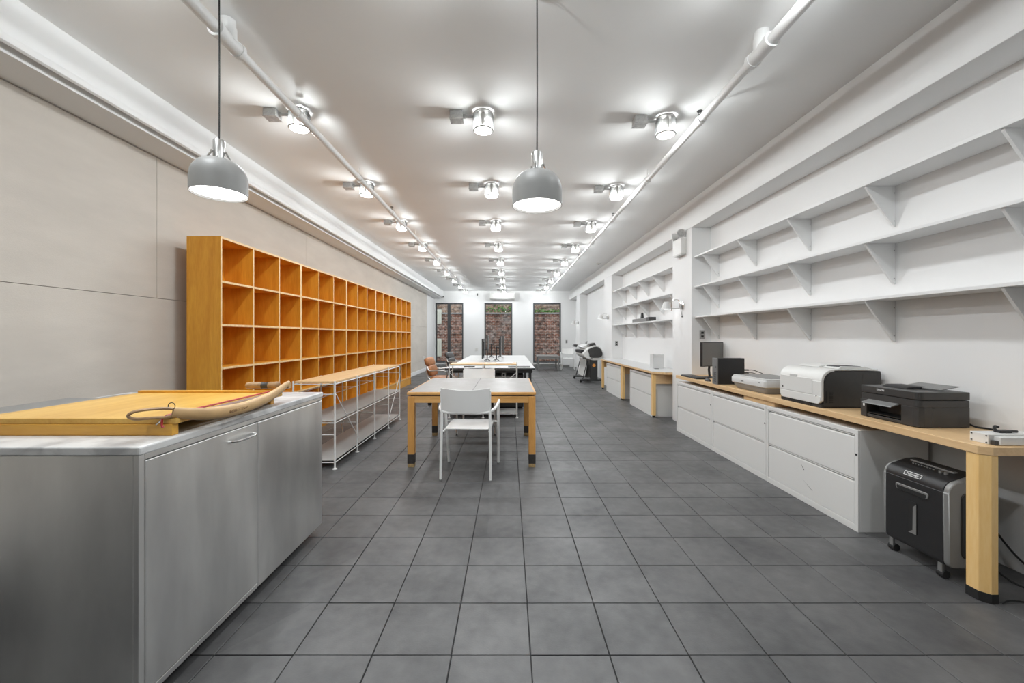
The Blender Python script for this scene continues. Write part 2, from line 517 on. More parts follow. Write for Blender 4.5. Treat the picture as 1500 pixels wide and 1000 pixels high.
def copy_tree(o, parent=None):
    c = o.copy(); COL.objects.link(c)
    c.parent = parent
    for ch in list(o.children): copy_tree(ch, c)
    return c

def text(name, body, size, loc, rot, m, parent=None, depth=.0006, align='CENTER', world=True):
    cu = bpy.data.curves.new(name, 'FONT'); cu.body = body; cu.size = size; cu.extrude = depth
    cu.align_x = align; cu.align_y = 'CENTER'
    t = bpy.data.objects.new(name, cu); COL.objects.link(t)
    dg = bpy.context.evaluated_depsgraph_get()
    me = bpy.data.meshes.new_from_object(t.evaluated_get(dg))
    bpy.data.objects.remove(t); bpy.data.curves.remove(cu)
    me.name = name; me.materials.clear(); me.materials.append(M[m])
    o = bpy.data.objects.new(name, me); COL.objects.link(o)
    off = parent_loc(parent) if (parent is not None and world) else Vector((0, 0, 0))
    o.location = Vector(loc) - off; o.rotation_euler = rot
    if parent is not None: o.parent = parent
    return o

def light(name, kind, loc, energy, parent=None, size=.1, rot=(0, 0, 0), color=(.925, .97, 1.0), spread=PI):
    l = bpy.data.lights.new(name, kind); l.energy = energy; l.color = color
    if kind == 'AREA': l.shape = 'DISK'; l.size = size; l.spread = spread
    else: l.shadow_soft_size = size
    o = bpy.data.objects.new(name, l); COL.objects.link(o)
    o.location = loc; o.rotation_euler = rot
    if parent is not None: o.parent = parent
    return o

# ------------------------------------------------------------------ the room
ZC, YB, YF = 3.15, 16.85, -3.4
XL, XR, XH, ZH = -3.08, 2.764, 2.5, 2.77

floor = MB().box(XL - .1, XR + .1, YF, YB + .25, -.1, -.008).build('floor', 'grout', smooth=0)
tag(floor, kind='structure')
def tile_mb(ox=0, oy=0, dz=0, mb=None):
    mb = mb or MB(); h = TS / 2 - .0022; c = .0016; z1 = 0 + dz; z0 = -.009
    v = []
    for (q, z) in ((h, z0), (h, z1 - c), (h - c, z1)):
        v += [(ox - q, oy - q, z), (ox + q, oy - q, z), (ox + q, oy + q, z), (ox - q, oy + q, z)]
    f = [(8, 9, 10, 11)]
    for l in (0, 4):
        f += [(l + i, l + (i + 1) % 4, l + 4 + (i + 1) % 4, l + 4 + i) for i in range(4)]
    return mb.add(v, f)
tile0 = tile_mb().build('tile', 'tile', parent=floor, smooth=0)
tiles = []
i0, i1 = math.floor((XL - TX0) / TS), math.ceil((XR - TX0) / TS)
for j in range(-2, 48):
    for i in range(i0, i1):
        x, y = TX0 + (i + .5) * TS, TY0 + (j + .5) * TS
        px = 746 + 594 * x / max(y, .5)
        vis = -60 < px < 1560 and not (x < -1.3 and y < 2.5) and not (x > 2.5 and y > 1.9)
        tiles.append((0 if vis else 1, y, x))
tiles.sort()
rest = MB(); first = True
for k, (nv, y, x) in enumerate(tiles):
    dz = random.uniform(-.0007, .0003)
    if k < 300:
        o = tile0 if first else tile0.copy()
        if not first: COL.objects.link(o)
        first = False
        o.location = (x + random.uniform(-.0008, .0008), y + random.uniform(-.0008, .0008), dz)
        o.rotation_euler = (random.uniform(-.001, .001), random.uniform(-.001, .001), random.uniform(-.003, .003))
    else:
        tile_mb(x + random.uniform(-.0008, .0008), y + random.uniform(-.0008, .0008), dz, rest)
tag(rest.build('floor_tiles_beyond', 'tile', parent=floor, smooth=0), kind='stuff')

ceiling = MB().box(XL - .1, XR + .1, YF, YB + .25, ZC, ZC + .12).build('ceiling', 'ceil', smooth=0)
tag(ceiling, kind='structure')

# left wall: white wall with separate fibre panels fixed to it
wl = MB().box(XL - .14, XL - .014, YF, YB, 0, ZC).build('wall_left', 'wall', smooth=0)
tag(wl, kind='structure')
def panel(y0, y1, z0, z1):
    g = .0016
    MB().box(XL - .013, XL, y0 + g, y1 - g, z0 + g, z1 - g).build('panel', 'panel', parent=wl, bevel=.0015, smooth=0, seg=1)
MB().box(XL - .0138, XL - .011, YF, 15.2, .12, 2.844).build('seam_backing', 'seam', parent=wl, smooth=0)
for seams, z0, z1 in (((YF, -1.65, .945, 3.545, 6.16, 8.76, 11.36, 13.4, 15.2), 1.61, 2.842), ((YF, -.4, 2.2, 4.8, 7.4, 10.0, 12.6, 15.2), .39, 1.61), ((YF, -.4, 2.2, 4.8, 7.4, 10.0, 12.6, 15.2), .12, .39)):
    for a, b in zip(seams, seams[1:]): panel(a, b, z0, z1)
bl = MB().box(XL - .013, XL + .012, YF, YB, 0, .12).build('baseboard_left', 'trim', bevel=.004, smooth=0)
tag(bl, kind='structure')

# left ceiling beam with a projecting lip, a slot and a lower soffit
poly = [(XL - .1, ZC), (-2.735, ZC), (-2.735, 2.925), (-2.722, 2.918), (-2.718, 2.895), (-2.722, 2.876), (-2.735, 2.868), (-2.742, 2.868),
        (-2.742, 2.912), (-2.79, 2.912), (-2.79, 2.846), (XL - .1, 2.846)]
tb = MB().prism(poly, 'y', YF, YB).build('trim_1', 'beam', smooth=30)
tag(tb, kind='structure')

# right wall: bays between pilasters under a header
wr = MB().box(XR, XR + .15, YF, YB, 0, ZC).build('wall_right', 'wall', smooth=0)
tag(wr, kind='structure')
MB().box(XH, XR + .001, YF, YB, ZH, ZC).build('header', 'wall', parent=wr, bevel=.004, smooth=0)
for a, b in ((5.56, 6.21), (9.9, 10.68), (14.4, 15.05), (-2.2, -1.6)):
    MB().box(XH, XR + .001, a, b, 0, ZH).build('pilaster', 'wall', parent=wr, bevel=.004, smooth=0)

# back wall with three tall window openings
WIN = [(-3.06, -1.91), (-1.03, .125), (.993, 2.145)]
WZ0, WZ1 = .174, 2.655
wb = MB()
xs = [XL - .14] + [v for p in WIN for v in p] + [XR + .15]
for a, b in zip(xs[0::2], xs[1::2]): wb.box(a, b, YB, YB + .25, 0, ZC)
for a, b in WIN:
    wb.box(a, b, YB, YB + .25, 0, WZ0); wb.box(a, b, YB, YB + .25, WZ1, ZC)
tag(wb.build('wall_back', 'wall', smooth=0), kind='structure')
wf = MB().box(XL - .14, XR + .15, YF - .15, YF, 0, ZC).build('wall_front', 'wall', smooth=0)
tag(wf, kind='structure')
for k, (a, b) in enumerate(WIN):
    f = MB(); t = .055; y0, y1 = YB - .012, YB + .06
    f.box(a, b, y0, y1, WZ1 - t, WZ1); f.box(a, b, y0, y1, WZ0, WZ0 + t)
    f.box(a, a + t, y0, y1, WZ0 + t, WZ1 - t); f.box(b - t, b, y0, y1, WZ0 + t, WZ1 - t)
    wo = f.build('window_%d' % (k + 1), 'frame', bevel=.004, smooth=0)
    tag(wo, kind='structure')
    if k == 0:
        c = (a + b) / 2 - .02
        MB().box(c - .06, c + .06, y0 - .006, y1, WZ0 + t, WZ1 - t).build('mullion', 'frame', parent=wo, bevel=.006, smooth=0)
        MB().box(c + .05, c + .075, y0 - .03, y0 - .006, 1.62, 1.70).build('latch', 'dark', parent=wo, bevel=.004)
        rects = [(a + t, c - .06), (c + .06, b - t)]
    else:
        rects = [(a + t, b - t)]
    for p, q in rects:
        MB().box(p, q, YB + .02, YB + .026, WZ0 + t, WZ1 - t).build('pane', 'pane', parent=wo, smooth=0)
    MB().box(a - .03, b + .03, YB - .05, YB - .001, WZ0 - .05, WZ0 - .008).build('sill', 'trim', parent=wo, bevel=.005, smooth=0)
# low dark heating pipe box along the foot of the back wall
bb = MB().box(XL, XH, YB - .03, YB, 0, .09).build('baseboard_back', 'midgrey', bevel=.004, smooth=0)
tag(bb, kind='structure')

# ------------------------------------------------------------------ outside the windows
g = MB().box(-9, 9, YB + .25, 26, -.3, -.1).build('ground_outside', 'stone', smooth=0); tag(g, kind='structure')
o = MB().box(-8, 8, 19.6, 19.9, -.3, 2.33).build('wall_outside_near', 'brick', smooth=0); tag(o, kind='structure')
o = MB().box(-8, 8, 19.55, 19.95, 2.33, 2.40).build('coping', 'stone', parent=o, bevel=.01, smooth=0)
o = MB().box(-9, 9, 23.5, 23.8, -.3, 7).build('wall_outside_far', 'brick_far', smooth=0); tag(o, kind='structure')
iv = MB()
for k in range(620):
    x = random.choice([random.gauss(-.55, .5), random.gauss(.1, .35), random.uniform(.8, 2.6), random.uniform(1.0, 2.5)])
    if -3.6 < x < -1.3: continue
    big = .20 if -1.2 < x < .6 else .07
    p = Vector((x, 19.75 + random.uniform(-.2, .15), 2.43 + abs(random.gauss(0, big))))
    s = random.uniform(.05, .10)
    R = Matrix.Rotation(random.uniform(0, 6.28), 3, 'Z') @ Matrix.Rotation(random.uniform(-1.2, 1.2), 3, 'X')
    pts = [(-.5, 0, 0), (0, -.45, .12), (.9, 0, 0), (0, .45, .12)]
    v = [p + R @ (Vector(q) * s) for q in pts]
    iv.add(v, [(0, 1, 2), (0, 2, 3)])
tag(iv.build('ivy', 'leaf', smooth=0), 'green ivy growing along the coping of the brick wall outside', 'ivy', kind='stuff')
def shutter(z0, z1, lab):
    t = thing('metal_shutter', lab, 'shutter', (-3.40, 19.5, z0))
    MB().box(-3.56, -3.26, 19.5, 19.58, z0, z1).build('frame', 'ivory', parent=t, bevel=.01, smooth=0)
    for k in range(3):
        MB().box(-3.53 + k * .09, -3.47 + k * .09, 19.47, 19.5, z0 + .04, z1 - .04).build('slat', 'ivory', parent=t, bevel=.004, smooth=0)
shutter(1.85, 2.55, 'pale metal shutter high on the brick wall behind the left window')
shutter(.30, 1.15, 'pale metal shutter low on the brick wall behind the left window')

# ------------------------------------------------------------------ cubby bookcases on the left
def bookcase():
    t = thing('cubby_bookcase', 'x', 'bookcase')
    D, W, th, top = .31, 1.432, .02, 2.193
    for y in (0, W - th):
        MB().box(0, D, y, y + th, 0, top, 0, {'+x': 1}).build('side_panel', ['orange', 'ply_edge'], parent=t, world=False, smooth=0)
    zs = [.175, .58, .975, 1.37, 1.77, 2.173]
    for z in zs:
        MB().box(.012, D - .001, th, W - th, z, z + th, 0, {'+x': 1}).build('shelf', ['orange_y', 'ply_edge'], parent=t, world=False, smooth=0)
    inner = (W - 2 * th - 2 * .018) / 3
    for z, z2 in zip(zs, zs[1:]):
        for k in (1, 2):
            y = th + k * inner + (k - 1) * .018
            MB().box(.012, D - .001, y, y + .018, z + th, z2, 0, {'+x': 1}).build('divider', ['orange', 'ply_edge'], parent=t, world=False, smooth=0)
    MB().box(0, .012, th, W - th, .04, top).build('back_panel', 'orange', parent=t, world=False, smooth=0)
    MB().box(D - .035, D - .012, th, W - th, 0, .175).build('kick_board', 'orange_y', parent=t, world=False, smooth=0)
    return t
bc0 = bookcase()
names = ['nearest the steel counter, its end panel showing', 'second from the steel counter', 'third from the steel counter, in the middle of the run',
         'fourth from the steel counter', 'farthest from the steel counter, nearest the windows']
for k in range(5):
    t = bc0 if k == 0 else copy_tree(bc0)
    t.location = (-2.944, 3.70 + k * 1.4345, 0)
    tag(t, 'empty orange maple cubby bookcase ' + names[k], group='cubby bookcases along the panelled wall')

# ------------------------------------------------------------------ steel counter, marble top, paper cutter
XC, YN, YFAR = -1.22, 1.335, 2.645
sc = thing('steel_counter', 'brushed stainless steel cabinet standing under the grey marble top', 'cabinet', (-1.8, 2.0, 0))
MB().box(-2.45, XC - .018, YN, YFAR, .06, .885).build('body', 'steel', parent=sc, bevel=.003, smooth=0)
MB().box(XC - .018, XC, YN, YN + .022, .06, .885).build('stile', 'steel', parent=sc, bevel=.002, smooth=0)
MB().box(XC - .018, XC - .001, YN + .0235, YFAR, .866, .885).build('top_rail', 'steel', parent=sc, bevel=.002, smooth=0)
MB().box(XC - .018, XC - .001, YN + .0235, 1.968, .06, .082).build('bottom_rail', 'steel', parent=sc, bevel=.002, smooth=0)
dr = MB().box(XC - .016, XC, YN + .0255, 1.967, .085, .863).build('door', 'steel', parent=sc, bevel=.003, smooth=0)
MB().tube(cr([(XC - .003, 1.765, .817), (XC + .022, 1.778, .817), (XC + .034, 1.848, .817), (XC + .022, 1.918, .817), (XC - .003, 1.931, .817)], 6), .0055, 10).build('handle', 'chrome', parent=dr)
MB().box(XC - .018, XC, 1.972, YFAR, .06, .863).build('fixed_panel', 'steel', parent=sc, bevel=.006, smooth=0)
MB().box(-2.38, XC - .10, YN + .08, YFAR - .08, 0, .062).build('plinth', 'dark', parent=sc, smooth=0)
mt = MB().box(-2.47, XC + .006, YN - .006, YFAR + .004, .885, .915).build('marble_countertop', 'marble', bevel=.006, smooth=0)
tag(mt, 'grey veined marble slab lying on the stainless steel cabinet', 'countertop')

pc = thing('paper_cutter', 'large wooden guillotine paper cutter lying on the marble counter', 'paper cutter', (-1.6, 1.8, .915))
MB().box(-1.985, -1.235, 1.485, 1.515, .915, .957).build('front_rail', 'cutter_x', parent=pc, bevel=.002, smooth=0)
MB().box(-1.985, -1.225, 1.49, 2.19, .957, .977, 0).build('board', 'cutter', parent=pc, bevel=.002, smooth=0)
MB().box(-1.985, -1.27, 2.16, 2.19, .915, .956).build('rear_rail', 'cutter_x', parent=pc, bevel=.002, smooth=0)
MB().box(-1.985, -1.235, 2.165, 2.192, .9772, .988).build('rear_fence', 'cutter_x', parent=pc, bevel=.002, smooth=0)
MB().box(-2.085, -1.986, 1.49, 2.19, .915, .968).build('side_ruler', 'silver', parent=pc, bevel=.003, smooth=0)
MB().box(-1.262, -1.226, 1.50, 2.15, .977, .980).build('blade_bed', 'alu', parent=pc, smooth=0)
MB().tube([(-1.268, 1.50, .986), (-1.268, 2.16, .986)], .004, 8).build('safety_guard', 'red', parent=pc)
arm = MB()
path = cr([(-1.241, 1.495, .998), (-1.205, 1.54, .985), (-1.172, 1.61, .974), (-1.168, 1.78, .966), (-1.195, 1.99, .972), (-1.208, 2.12, .992), (-1.214, 2.20, 1.012), (-1.216, 2.235, 1.016)], 8)
nn = len(path)
arm.tube(path, [.0185 + .0075 * math.sin(PI * min(1, i / (nn - 1) * 1.15)) for i in range(nn)], 14, flat=(1.0, .55))
ao = arm.build('blade_arm', 'tan', parent=pc)
MB().lathe([(.001, -.011), (.017, -.011), (.019, -.004), (.019, .004), (.017, .011), (.001, .011)], (-1.216, 2.228, 1.010), 16, 'x').build('pivot', 'tan', parent=ao)
loop = cr([(-1.245, 1.497, 1.012), (-1.29, 1.465, 1.016), (-1.328, 1.438, 1.012), (-1.342, 1.428, .999), (-1.328, 1.438, .986), (-1.29, 1.465, .984), (-1.250, 1.494, .983), (-1.241, 1.50, .998)], 6, closed=True)
MB().tube(loop, .0068, 10, closed=True, flat=(.8, 1.7)).build('handle', 'tan_worn', parent=ao)
g1 = MB(); g1.lathe([(.001, 0), (.012, 0), (.016, .004), (.018, .02), (.018, .085), (.0165, .09), (.0165, .118), (.019, .122), (.019, .150), (.021, .155), (.021, .172), (.012, .178), (.001, .178)], (-1.425, 2.20, 1.012), 18, 'x')
g1.mi = [1 if -1.345 < sum(g1.v[i][0] for i in f) / len(f) < -1.30 else 0 for f in g1.f]
g1.build('grip', ['tan_worn', 'brown'], parent=ao)
text('lettering', 'INGENTO No 7', .017, (-1.1530, 1.73, .967), (PI / 2, 0, PI / 2 + .02), 'tan_worn', parent=ao, depth=.0015)
hk = MB(); hk.tube(cr([(-1.245, 1.52, .985), (-1.262, 1.482, .984), (-1.266, 1.478, .965), (-1.262, 1.474, .950), (-1.256, 1.472, .952)], 6), .0035, 8)
hk.build('hook', 'red', parent=pc)
MB().tube(cr([(-1.262, 1.485, .985), (-1.276, 1.478, .966), (-1.286, 1.476, .957)], 5), .0026, 8).build('catch', 'chrome', parent=pc)
rg = [(-1.243 + .013 * math.cos(a), 1.493, 1.022 + .013 * math.sin(a)) for a in [2 * PI * k / 16 for k in range(16)]]
MB().tube(rg, .0016, 6, closed=True).build('ring', 'dark', parent=pc)
dm = MB().prism(rrect(-2.37, -2.095, 1.42, 2.18, .012), 'z', .915, .948).build('cutting_slab', 'midgrey', bevel=.002)
tag(dm, 'dark grey flat slab lying behind the wooden paper cutter', 'slab')

# ------------------------------------------------------------------ tubular racks
def rack(t, n, bay, depth, braces, along='y'):
    """posts along local y, x from 0 (back) to depth (front)"""
    L_ = n * bay; h = .845; r = .0085
    T = (lambda x, y, z: (x, y, z)) if along == 'y' else (lambda x, y, z: (y, depth - x, z))
    for j in range(n + 1):
        for x in (0, depth):
            p = MB(); p.tube([T(x, j * bay, .012), T(x, j * bay, h)], r, 10)
            po = p.build('post', 'whitetube', parent=t, world=False)
            c = T(x, j * bay, 0)
            MB().lathe([(.022, 0), (.022, .006), (.009, .012), (.009, .03)], c, 14).build('foot', 'whitetube', parent=po, world=False)
    def shelf(z, name, m, thk, inset, edge):
        b = MB(); q0 = T(inset, inset, 0); q1 = T(depth - inset, L_ - inset, 0)
        x0, x1 = sorted((q0[0], q1[0])); y0, y1 = sorted((q0[1], q1[1]))
        b.box(x0, x1, y0, y1, z, z + thk)
        return b.build(name, m, parent=t, world=False, bevel=.002, smooth=0)
    shelf(h - .020, 'top_board', 'pale' if along == 'y' else 'pale_x', .018, .010, 0)
    for z in (.455, .075):
        s = shelf(z, 'wire_shelf', 'wire', .010, .012, 0)
        for x in (0, depth):
            MB().tube([T(x, 0, z - .012), T(x, L_, z - .012)], .005, 8).build('rim_rod', 'whitetube', parent=s, world=False)
        for y in (0, L_):
            MB().tube([T(0, y, z - .012), T(depth, y, z - .012)], .005, 8).build('rim_rod', 'whitetube', parent=s, world=False)
    for z in (.72, .60, .33, h - .03):
        MB().tube([T(0, 0, z), T(0, L_, z)], .004, 8).build('back_rod', 'whitetube', parent=t, world=False)
    for j in range(n + 1):
        for z in (.72, h - .028, .33):
            MB().tube([T(0, j * bay, z), T(depth, j * bay, z)], .004, 8).build('cross_rod', 'whitetube', parent=t, world=False)
    MB().tube([T(depth, 0, h - .028), T(depth, L_, h - .028)], .006, 8).build('front_rod', 'whitetube', parent=t, world=False)
    for (a, b, z0, z1) in braces:
        MB().tube([T(depth + .012, a * bay, z0), T(depth + .012, b * bay, z1)], .0045, 8).build('brace', 'whitetube', parent=t, world=False)
r1 = thing('tubular_rack', 'long low white tube rack with pale wood top beside the orange cubbies', 'rack', (-2.078, 3.90, 0))
rack(r1, 4, .577, .40, [(0, 1, .72, .16), (3, 4, .16, .72)])
r2 = thing('tubular_rack', 'short white tube rack with wood top in front of the white work table', 'rack', (-.94, 6.34, 0))
rack(r2, 2, .53, .38, [(2, 1.35, .72, .40), (0, .6, .72, .40)], 'x')
cab_ = MB().tube(cr([(-1.672, 6.17, .835), (-1.652, 6.165, .79), (-1.66, 6.17, .74), (-1.648, 6.15, .70), (-1.655, 6.165, .62), (-1.64, 6.15, .55)], 5), .004, 6).build('hanging_cord', 'rubber')
tag(cab_, 'short black cord hanging from the far end of the long white rack', 'cord')

# ------------------------------------------------------------------ wooden table
tw = thing('wooden_table', 'square maple work table with worn grey top and dark shod legs', 'table', (-.367, 4.615, 0))
X0, X1, Y0, Y1 = -.997, .26, 3.95, 5.28
xm = (X0 + X1) / 2
for a, b in ((X0, xm), (xm, X1)):
    p = MB().box(a + (0 if a == X0 else .003), b - (0 if b == X1 else .003), Y0, Y1, .708, .733)
    lf = p.build('top_leaf', 'oak_x', parent=tw, bevel=.003, smooth=0)
    MB().box(a + (.018 if a == X0 else .003), b - (.018 if b == X1 else .003), Y0 + .018, Y1 - .018, .7332, .7345).build('laminate', 'greytop', parent=lf, smooth=0)
MB().box(xm - .0028, xm + .0028, Y0 + .004, Y1 - .004, .712, .7338).build('dark_gap_fill', 'brown', parent=tw, smooth=0)  # dark strip added to make the gap between the leaves read as shaded
MB().box(X0 + .03, X1 - .03, Y0 + .03, Y1 - .03, .692, .708).build('spacer', 'brown', parent=tw, smooth=0)
for (a, b, c, d) in ((X0 + .02, X1 - .02, Y0 + .012, Y0 + .036), (X0 + .02, X1 - .02, Y1 - .036, Y1 - .012)):
    MB().box(a, b, c, d, .628, .692).build('apron', 'oak_x', parent=tw, bevel=.002, smooth=0)
for (a, b) in ((X0 + .012, X0 + .036), (X1 - .036, X1 - .012)):
    MB().box(a, b, Y0 + .036, Y1 - .036, .628, .692).build('apron', 'oak_x', parent=tw, bevel=.002, smooth=0)
for x in (X0 + .004, X1 - .070):
    for y in (Y0 + .002, Y1 - .068):
        lg = MB().box(x, x + .066, y, y + .066, .125, .691).build('leg', 'oak', parent=tw, bevel=.004, smooth=0)
        sk = MB().box(x - .001, x + .067, y - .001, y + .067, .035, .128).build('sock', 'brown', parent=lg, bevel=.003, smooth=0)
        MB().box(x + .001, x + .065, y + .001, y + .065, 0, .036).build('worn_foot', 'brass', parent=lg, bevel=.004, smooth=0)

# ------------------------------------------------------------------ armchairs (tube and sheet), facing local +y
def armchair():
    t = thing('armchair', 'x', 'chair')
    half = [(0, -.275, .600), (.12, -.268, .602), (.205, -.235, .610), (.25, -.16, .625), (.268, 0, .648), (.272, .06, .664), (.269, .095, .655), (.264, .118, .61), (.258, .155, .45), (.25, .25, .012)]
    pts = [(-x, y, z) for (x, y, z) in half[:0:-1]] + half
    MB().tube(cr(pts, 5), .0130, 10).build('arm_tube', 'whitetube', parent=t, world=False)
    for sx in (-1, 1):
        MB().tube([(sx * .222, -.258, .012), (sx * .215, -.236, .612)], .0125, 10).build('leg', 'whitetube', parent=t, world=False)
        for (x, y) in ((sx * .222, -.258), (sx * .25, .25)):
            MB().cyl((x, y, 0), (x, y, .014), .0135, 10).build('foot', 'midgrey', parent=t, world=False)
        MB().tube([(sx * .218, -.245, .43), (sx * .205, -.20, .425), (sx * .20, .20, .440), (sx * .256, .165, .44)], .009, 8).build('seat_rail', 'whitetube', parent=t, world=False)
    MB().tube([(-.205, .16, .425), (.205, .16, .425)], .009, 8).build('cross_rail', 'whitetube', parent=t, world=False)
    def seat(u, v):
        w = .196 - .012 * v; x = (2 * u - 1) * w; y = -.20 + .42 * v
        z = .447 + .012 * v - .014 * math.sin(PI * v) * (1 - (2 * u - 1) ** 2) - (.012 * ((v - .9) / .1) ** 2 if v > .9 else 0)
        return (x, y, z), (0, 0, 1)
    MB().grid(seat, 10, 12, .006).build('seat', 'chairsheet', parent=t, world=False)
    def back(u, v):
        s = 2 * u - 1; x = s * .218; y = -.305 + .070 * s * s - .03 * v; z = .622 + .200 * v - .012 * (1 - s * s)
        return (x, y, z), (-.5 * s, 1, .1)
    MB().grid(back, 16, 8, .006).build('backrest', 'chairsheet', parent=t, world=False)
    for sx in (-1, 1):
        MB().tube([(sx * .214, -.236, .60), (sx * .218, -.240, .64), (sx * .219, -.262, .80)], .0075, 8).build('back_rod', 'whitetube', parent=t, world=False)
    return t
ch = armchair()
ch.location = (-.373, 3.835, 0); ch.rotation_euler = (0, 0, math.radians(-3))
tag(ch, 'pale grey tube armchair on the near side of the maple table', group='pale tube armchairs')
c2 = copy_tree(ch); c2.location = (-.43, 5.50, 0); c2.rotation_euler = (0, 0, math.radians(180))
tag(c2, 'pale grey tube armchair on the far side of the maple table')
c3 = copy_tree(ch); c3.location = (2.22, 15.35, 0); c3.rotation_euler = (0, 0, math.radians(172))
tag(c3, 'pale grey tube armchair against the back wall behind the large printer')

# ------------------------------------------------------------------ leather swivel chairs, facing local +x
def swivel(lm):
    t = thing('swivel_chair', 'x', 'chair')
    def pad(u, v, W, H, T):
        return 0
    def cushion(name, c, sx, sy, sz, tilt):
        b = MB(); R = Matrix.Rotation(tilt, 3, 'Y'); vs = []; nu, nv = 16, 10
        for j in range(nv + 1):
            ph = -PI / 2 + PI * j / nv
            for i in range(nu):
                th = 2 * PI * i / nu
                e = lambda q, p: math.copysign(abs(q) ** p, q)
                x = sx * e(math.cos(ph), .45) * e(math.cos(th), .45); y = sy * e(math.cos(ph), .45) * e(math.sin(th), .45); z = sz * e(math.sin(ph), .6)
                vs.append(Vector(c) + R @ Vector((x, y, z)))
        fs = [(j * nu + i, j * nu + (i + 1) % nu, (j + 1) * nu + (i + 1) % nu, (j + 1) * nu + i) for j in range(nv) for i in range(nu)]
        b.add(vs, fs); return b.build(name, lm, parent=t, world=False, smooth=80)
    cushion('seat_pad', (.02, 0, .47), .25, .25, .05, 0)
    cushion('lower_back_pad', (-.205, 0, .625), .045, .235, .105, -.22)
    cushion('upper_back_pad', (-.255, 0, .79), .045, .225, .085, -.34)
    for s in (-1, 1):
        MB().tube(cr([(-.22, s * .25, .72), (-.18, s * .275, .64), (.0, s * .285, .645), (.13, s * .28, .63), (.16, s * .27, .56), (.10, s * .255, .48), (-.16, s * .25, .47), (-.24, s * .25, .60), (-.22, s * .25, .72)], 5), .011, 8).build('arm_frame', 'alu', parent=t, world=False)
    MB().lathe([(.03, .12), (.03, .26), (.022, .26), (.022, .42), (.07, .43), (.07, .44)], (0, 0, 0), 14).build('column', 'alu', parent=t, world=False)
    for k in range(5):
        a = 2 * PI * k / 5 + .35; d = Vector((math.cos(a), math.sin(a), 0))
        lg = MB().tube([d * .02 + Vector((0, 0, .13)), d * .15 + Vector((0, 0, .115)), d * .31 + Vector((0, 0, .085))], [.024, .018, .012], 8)
        lo = lg.build('leg', 'alu', parent=t, world=False)
        q = d * .31; n = Vector((-d.y, d.x, 0)); cs = MB()
        for sd in (-1, 1): cs.tube([q + n * (sd * .009) + Vector((0, 0, .027)), q + n * (sd * .024) + Vector((0, 0, .027))], .027, 14)
        cs.cyl(q + Vector((0, 0, .027)), q + Vector((0, 0, .085)), .007, 8)
        cs.build('caster', 'rubber', parent=lo, world=False)
    return t
s1 = swivel('leather'); s1.location = (-1.27, 7.75, 0); s1.rotation_euler = (0, 0, -.12)
tag(s1, 'tan leather swivel chair with metal arms beside the white work table', group='leather swivel chairs')
s2 = swivel('leather_dark'); s2.location = (-1.28, 10.3, 0); s2.rotation_euler = (0, 0, -.25)
tag(s2, 'dark grey leather swivel chair beside the white table near the windows', group='leather swivel chairs')

# ------------------------------------------------------------------ white work table and what stands on it
wt = thing('white_work_table', 'long white topped work table on black legs behind the maple table', 'table', (-.33, 9.0, 0))
MB().box(-1.08, .435, 6.83, 9.06, .715, .74, 0, {'-y': 1, '+x': 1, '-x': 1}).build('tabletop', ['whitelam', 'dark'], parent=wt, bevel=0, smooth=0)
MB().box(-1.08, .435, 9.064, 11.3, .715, .74, 0, {'-y': 1, '+x': 1, '-x': 1}).build('tabletop', ['whitelam', 'dark'], parent=wt, bevel=0, smooth=0)
MB().box(-1.04, .395, 6.90, 11.22, .655, .714).build('apron', 'dark', parent=wt, smooth=0)
for x in (-1.03, .33):
    for y in (6.93, 9.03, 11.15):
        MB().box(x, x + .05, y, y + .05, 0, .66).build('leg', 'dark', parent=wt, bevel=.003, smooth=0)
pd = thing('pedestal_cabinet', 'black pedestal cabinet standing under the white work table', 'cabinet', (-.1, 7.5, 0))
MB().box(-.30, .25, 7.15, 7.75, .03, .60).build('body', 'black2', parent=pd, bevel=.004, smooth=0)
MB().box(-.295, .245, 7.135, 7.149, .32, .595).build('drawer', 'black2', parent=pd, bevel=.002, smooth=0)
MB().box(-.295, .245, 7.135, 7.149, .04, .312).build('drawer', 'black2', parent=pd, bevel=.002, smooth=0)
MB().box(-.28, .23, 7.18, 7.72, 0, .032).build('base', 'rubber', parent=pd, smooth=0)
bx = MB().prism(rrect(-.14, -.03, .60, .72, .01), 'y', 7.10, 7.132)
pb = thing('power_strip', 'white power strip fixed under the near edge of the white table', 'power strip', (-.09, 7.0, .55))
MB().box(-.13, -.06, 6.985, 7.03, .53, .65).build('body', 'whiteplas', parent=pb, bevel=.006, smooth=0)
for k in range(2): MB().box(-.115, -.075, 6.975, 6.985, .545 + k * .05, .58 + k * .05).build('plug', 'black', parent=pb, bevel=.004, smooth=0)
kb = thing('keyboard', 'small black keyboard on the near edge of the white table', 'keyboard', (-.75, 7.05, .74))
MB().box(-.79, -.60, 6.98, 7.10, .74, .752).build('tray', 'black', parent=kb, bevel=.003, smooth=0)
km = MB()
for i in range(9):
    for j in range(4): km.box(-.782 + i * .020, -.765 + i * .020, 6.988 + j * .027, 7.010 + j * .027, .752, .757)
tag(km.build('keys', 'black2', parent=kb, smooth=0), kind='stuff')
ms = MB().lathe([(.001, .03), (.02, .028), (.032, .015), (.034, 0)], (-.70, 7.22, .74), 16).build('computer_mouse', 'black')
tag(ms, 'small black mouse lying behind the keyboard on the white table', 'mouse')
pp = MB().prism([(-.22, 6.42), (.05, 6.40), (.06, 6.66), (-.20, 6.68)], 'z', .845, .851).build('paper_stack', 'paper', smooth=0)
tag(pp, 'white sheets of paper lying on the short white rack', 'paper')
tr = MB().box(-.02, .36, 6.93, 7.10, .74, .757).build('flat_tray', 'dark', bevel=.004, smooth=0)
tag(tr, 'flat black tray lying on the near right corner of the white table', 'tray')

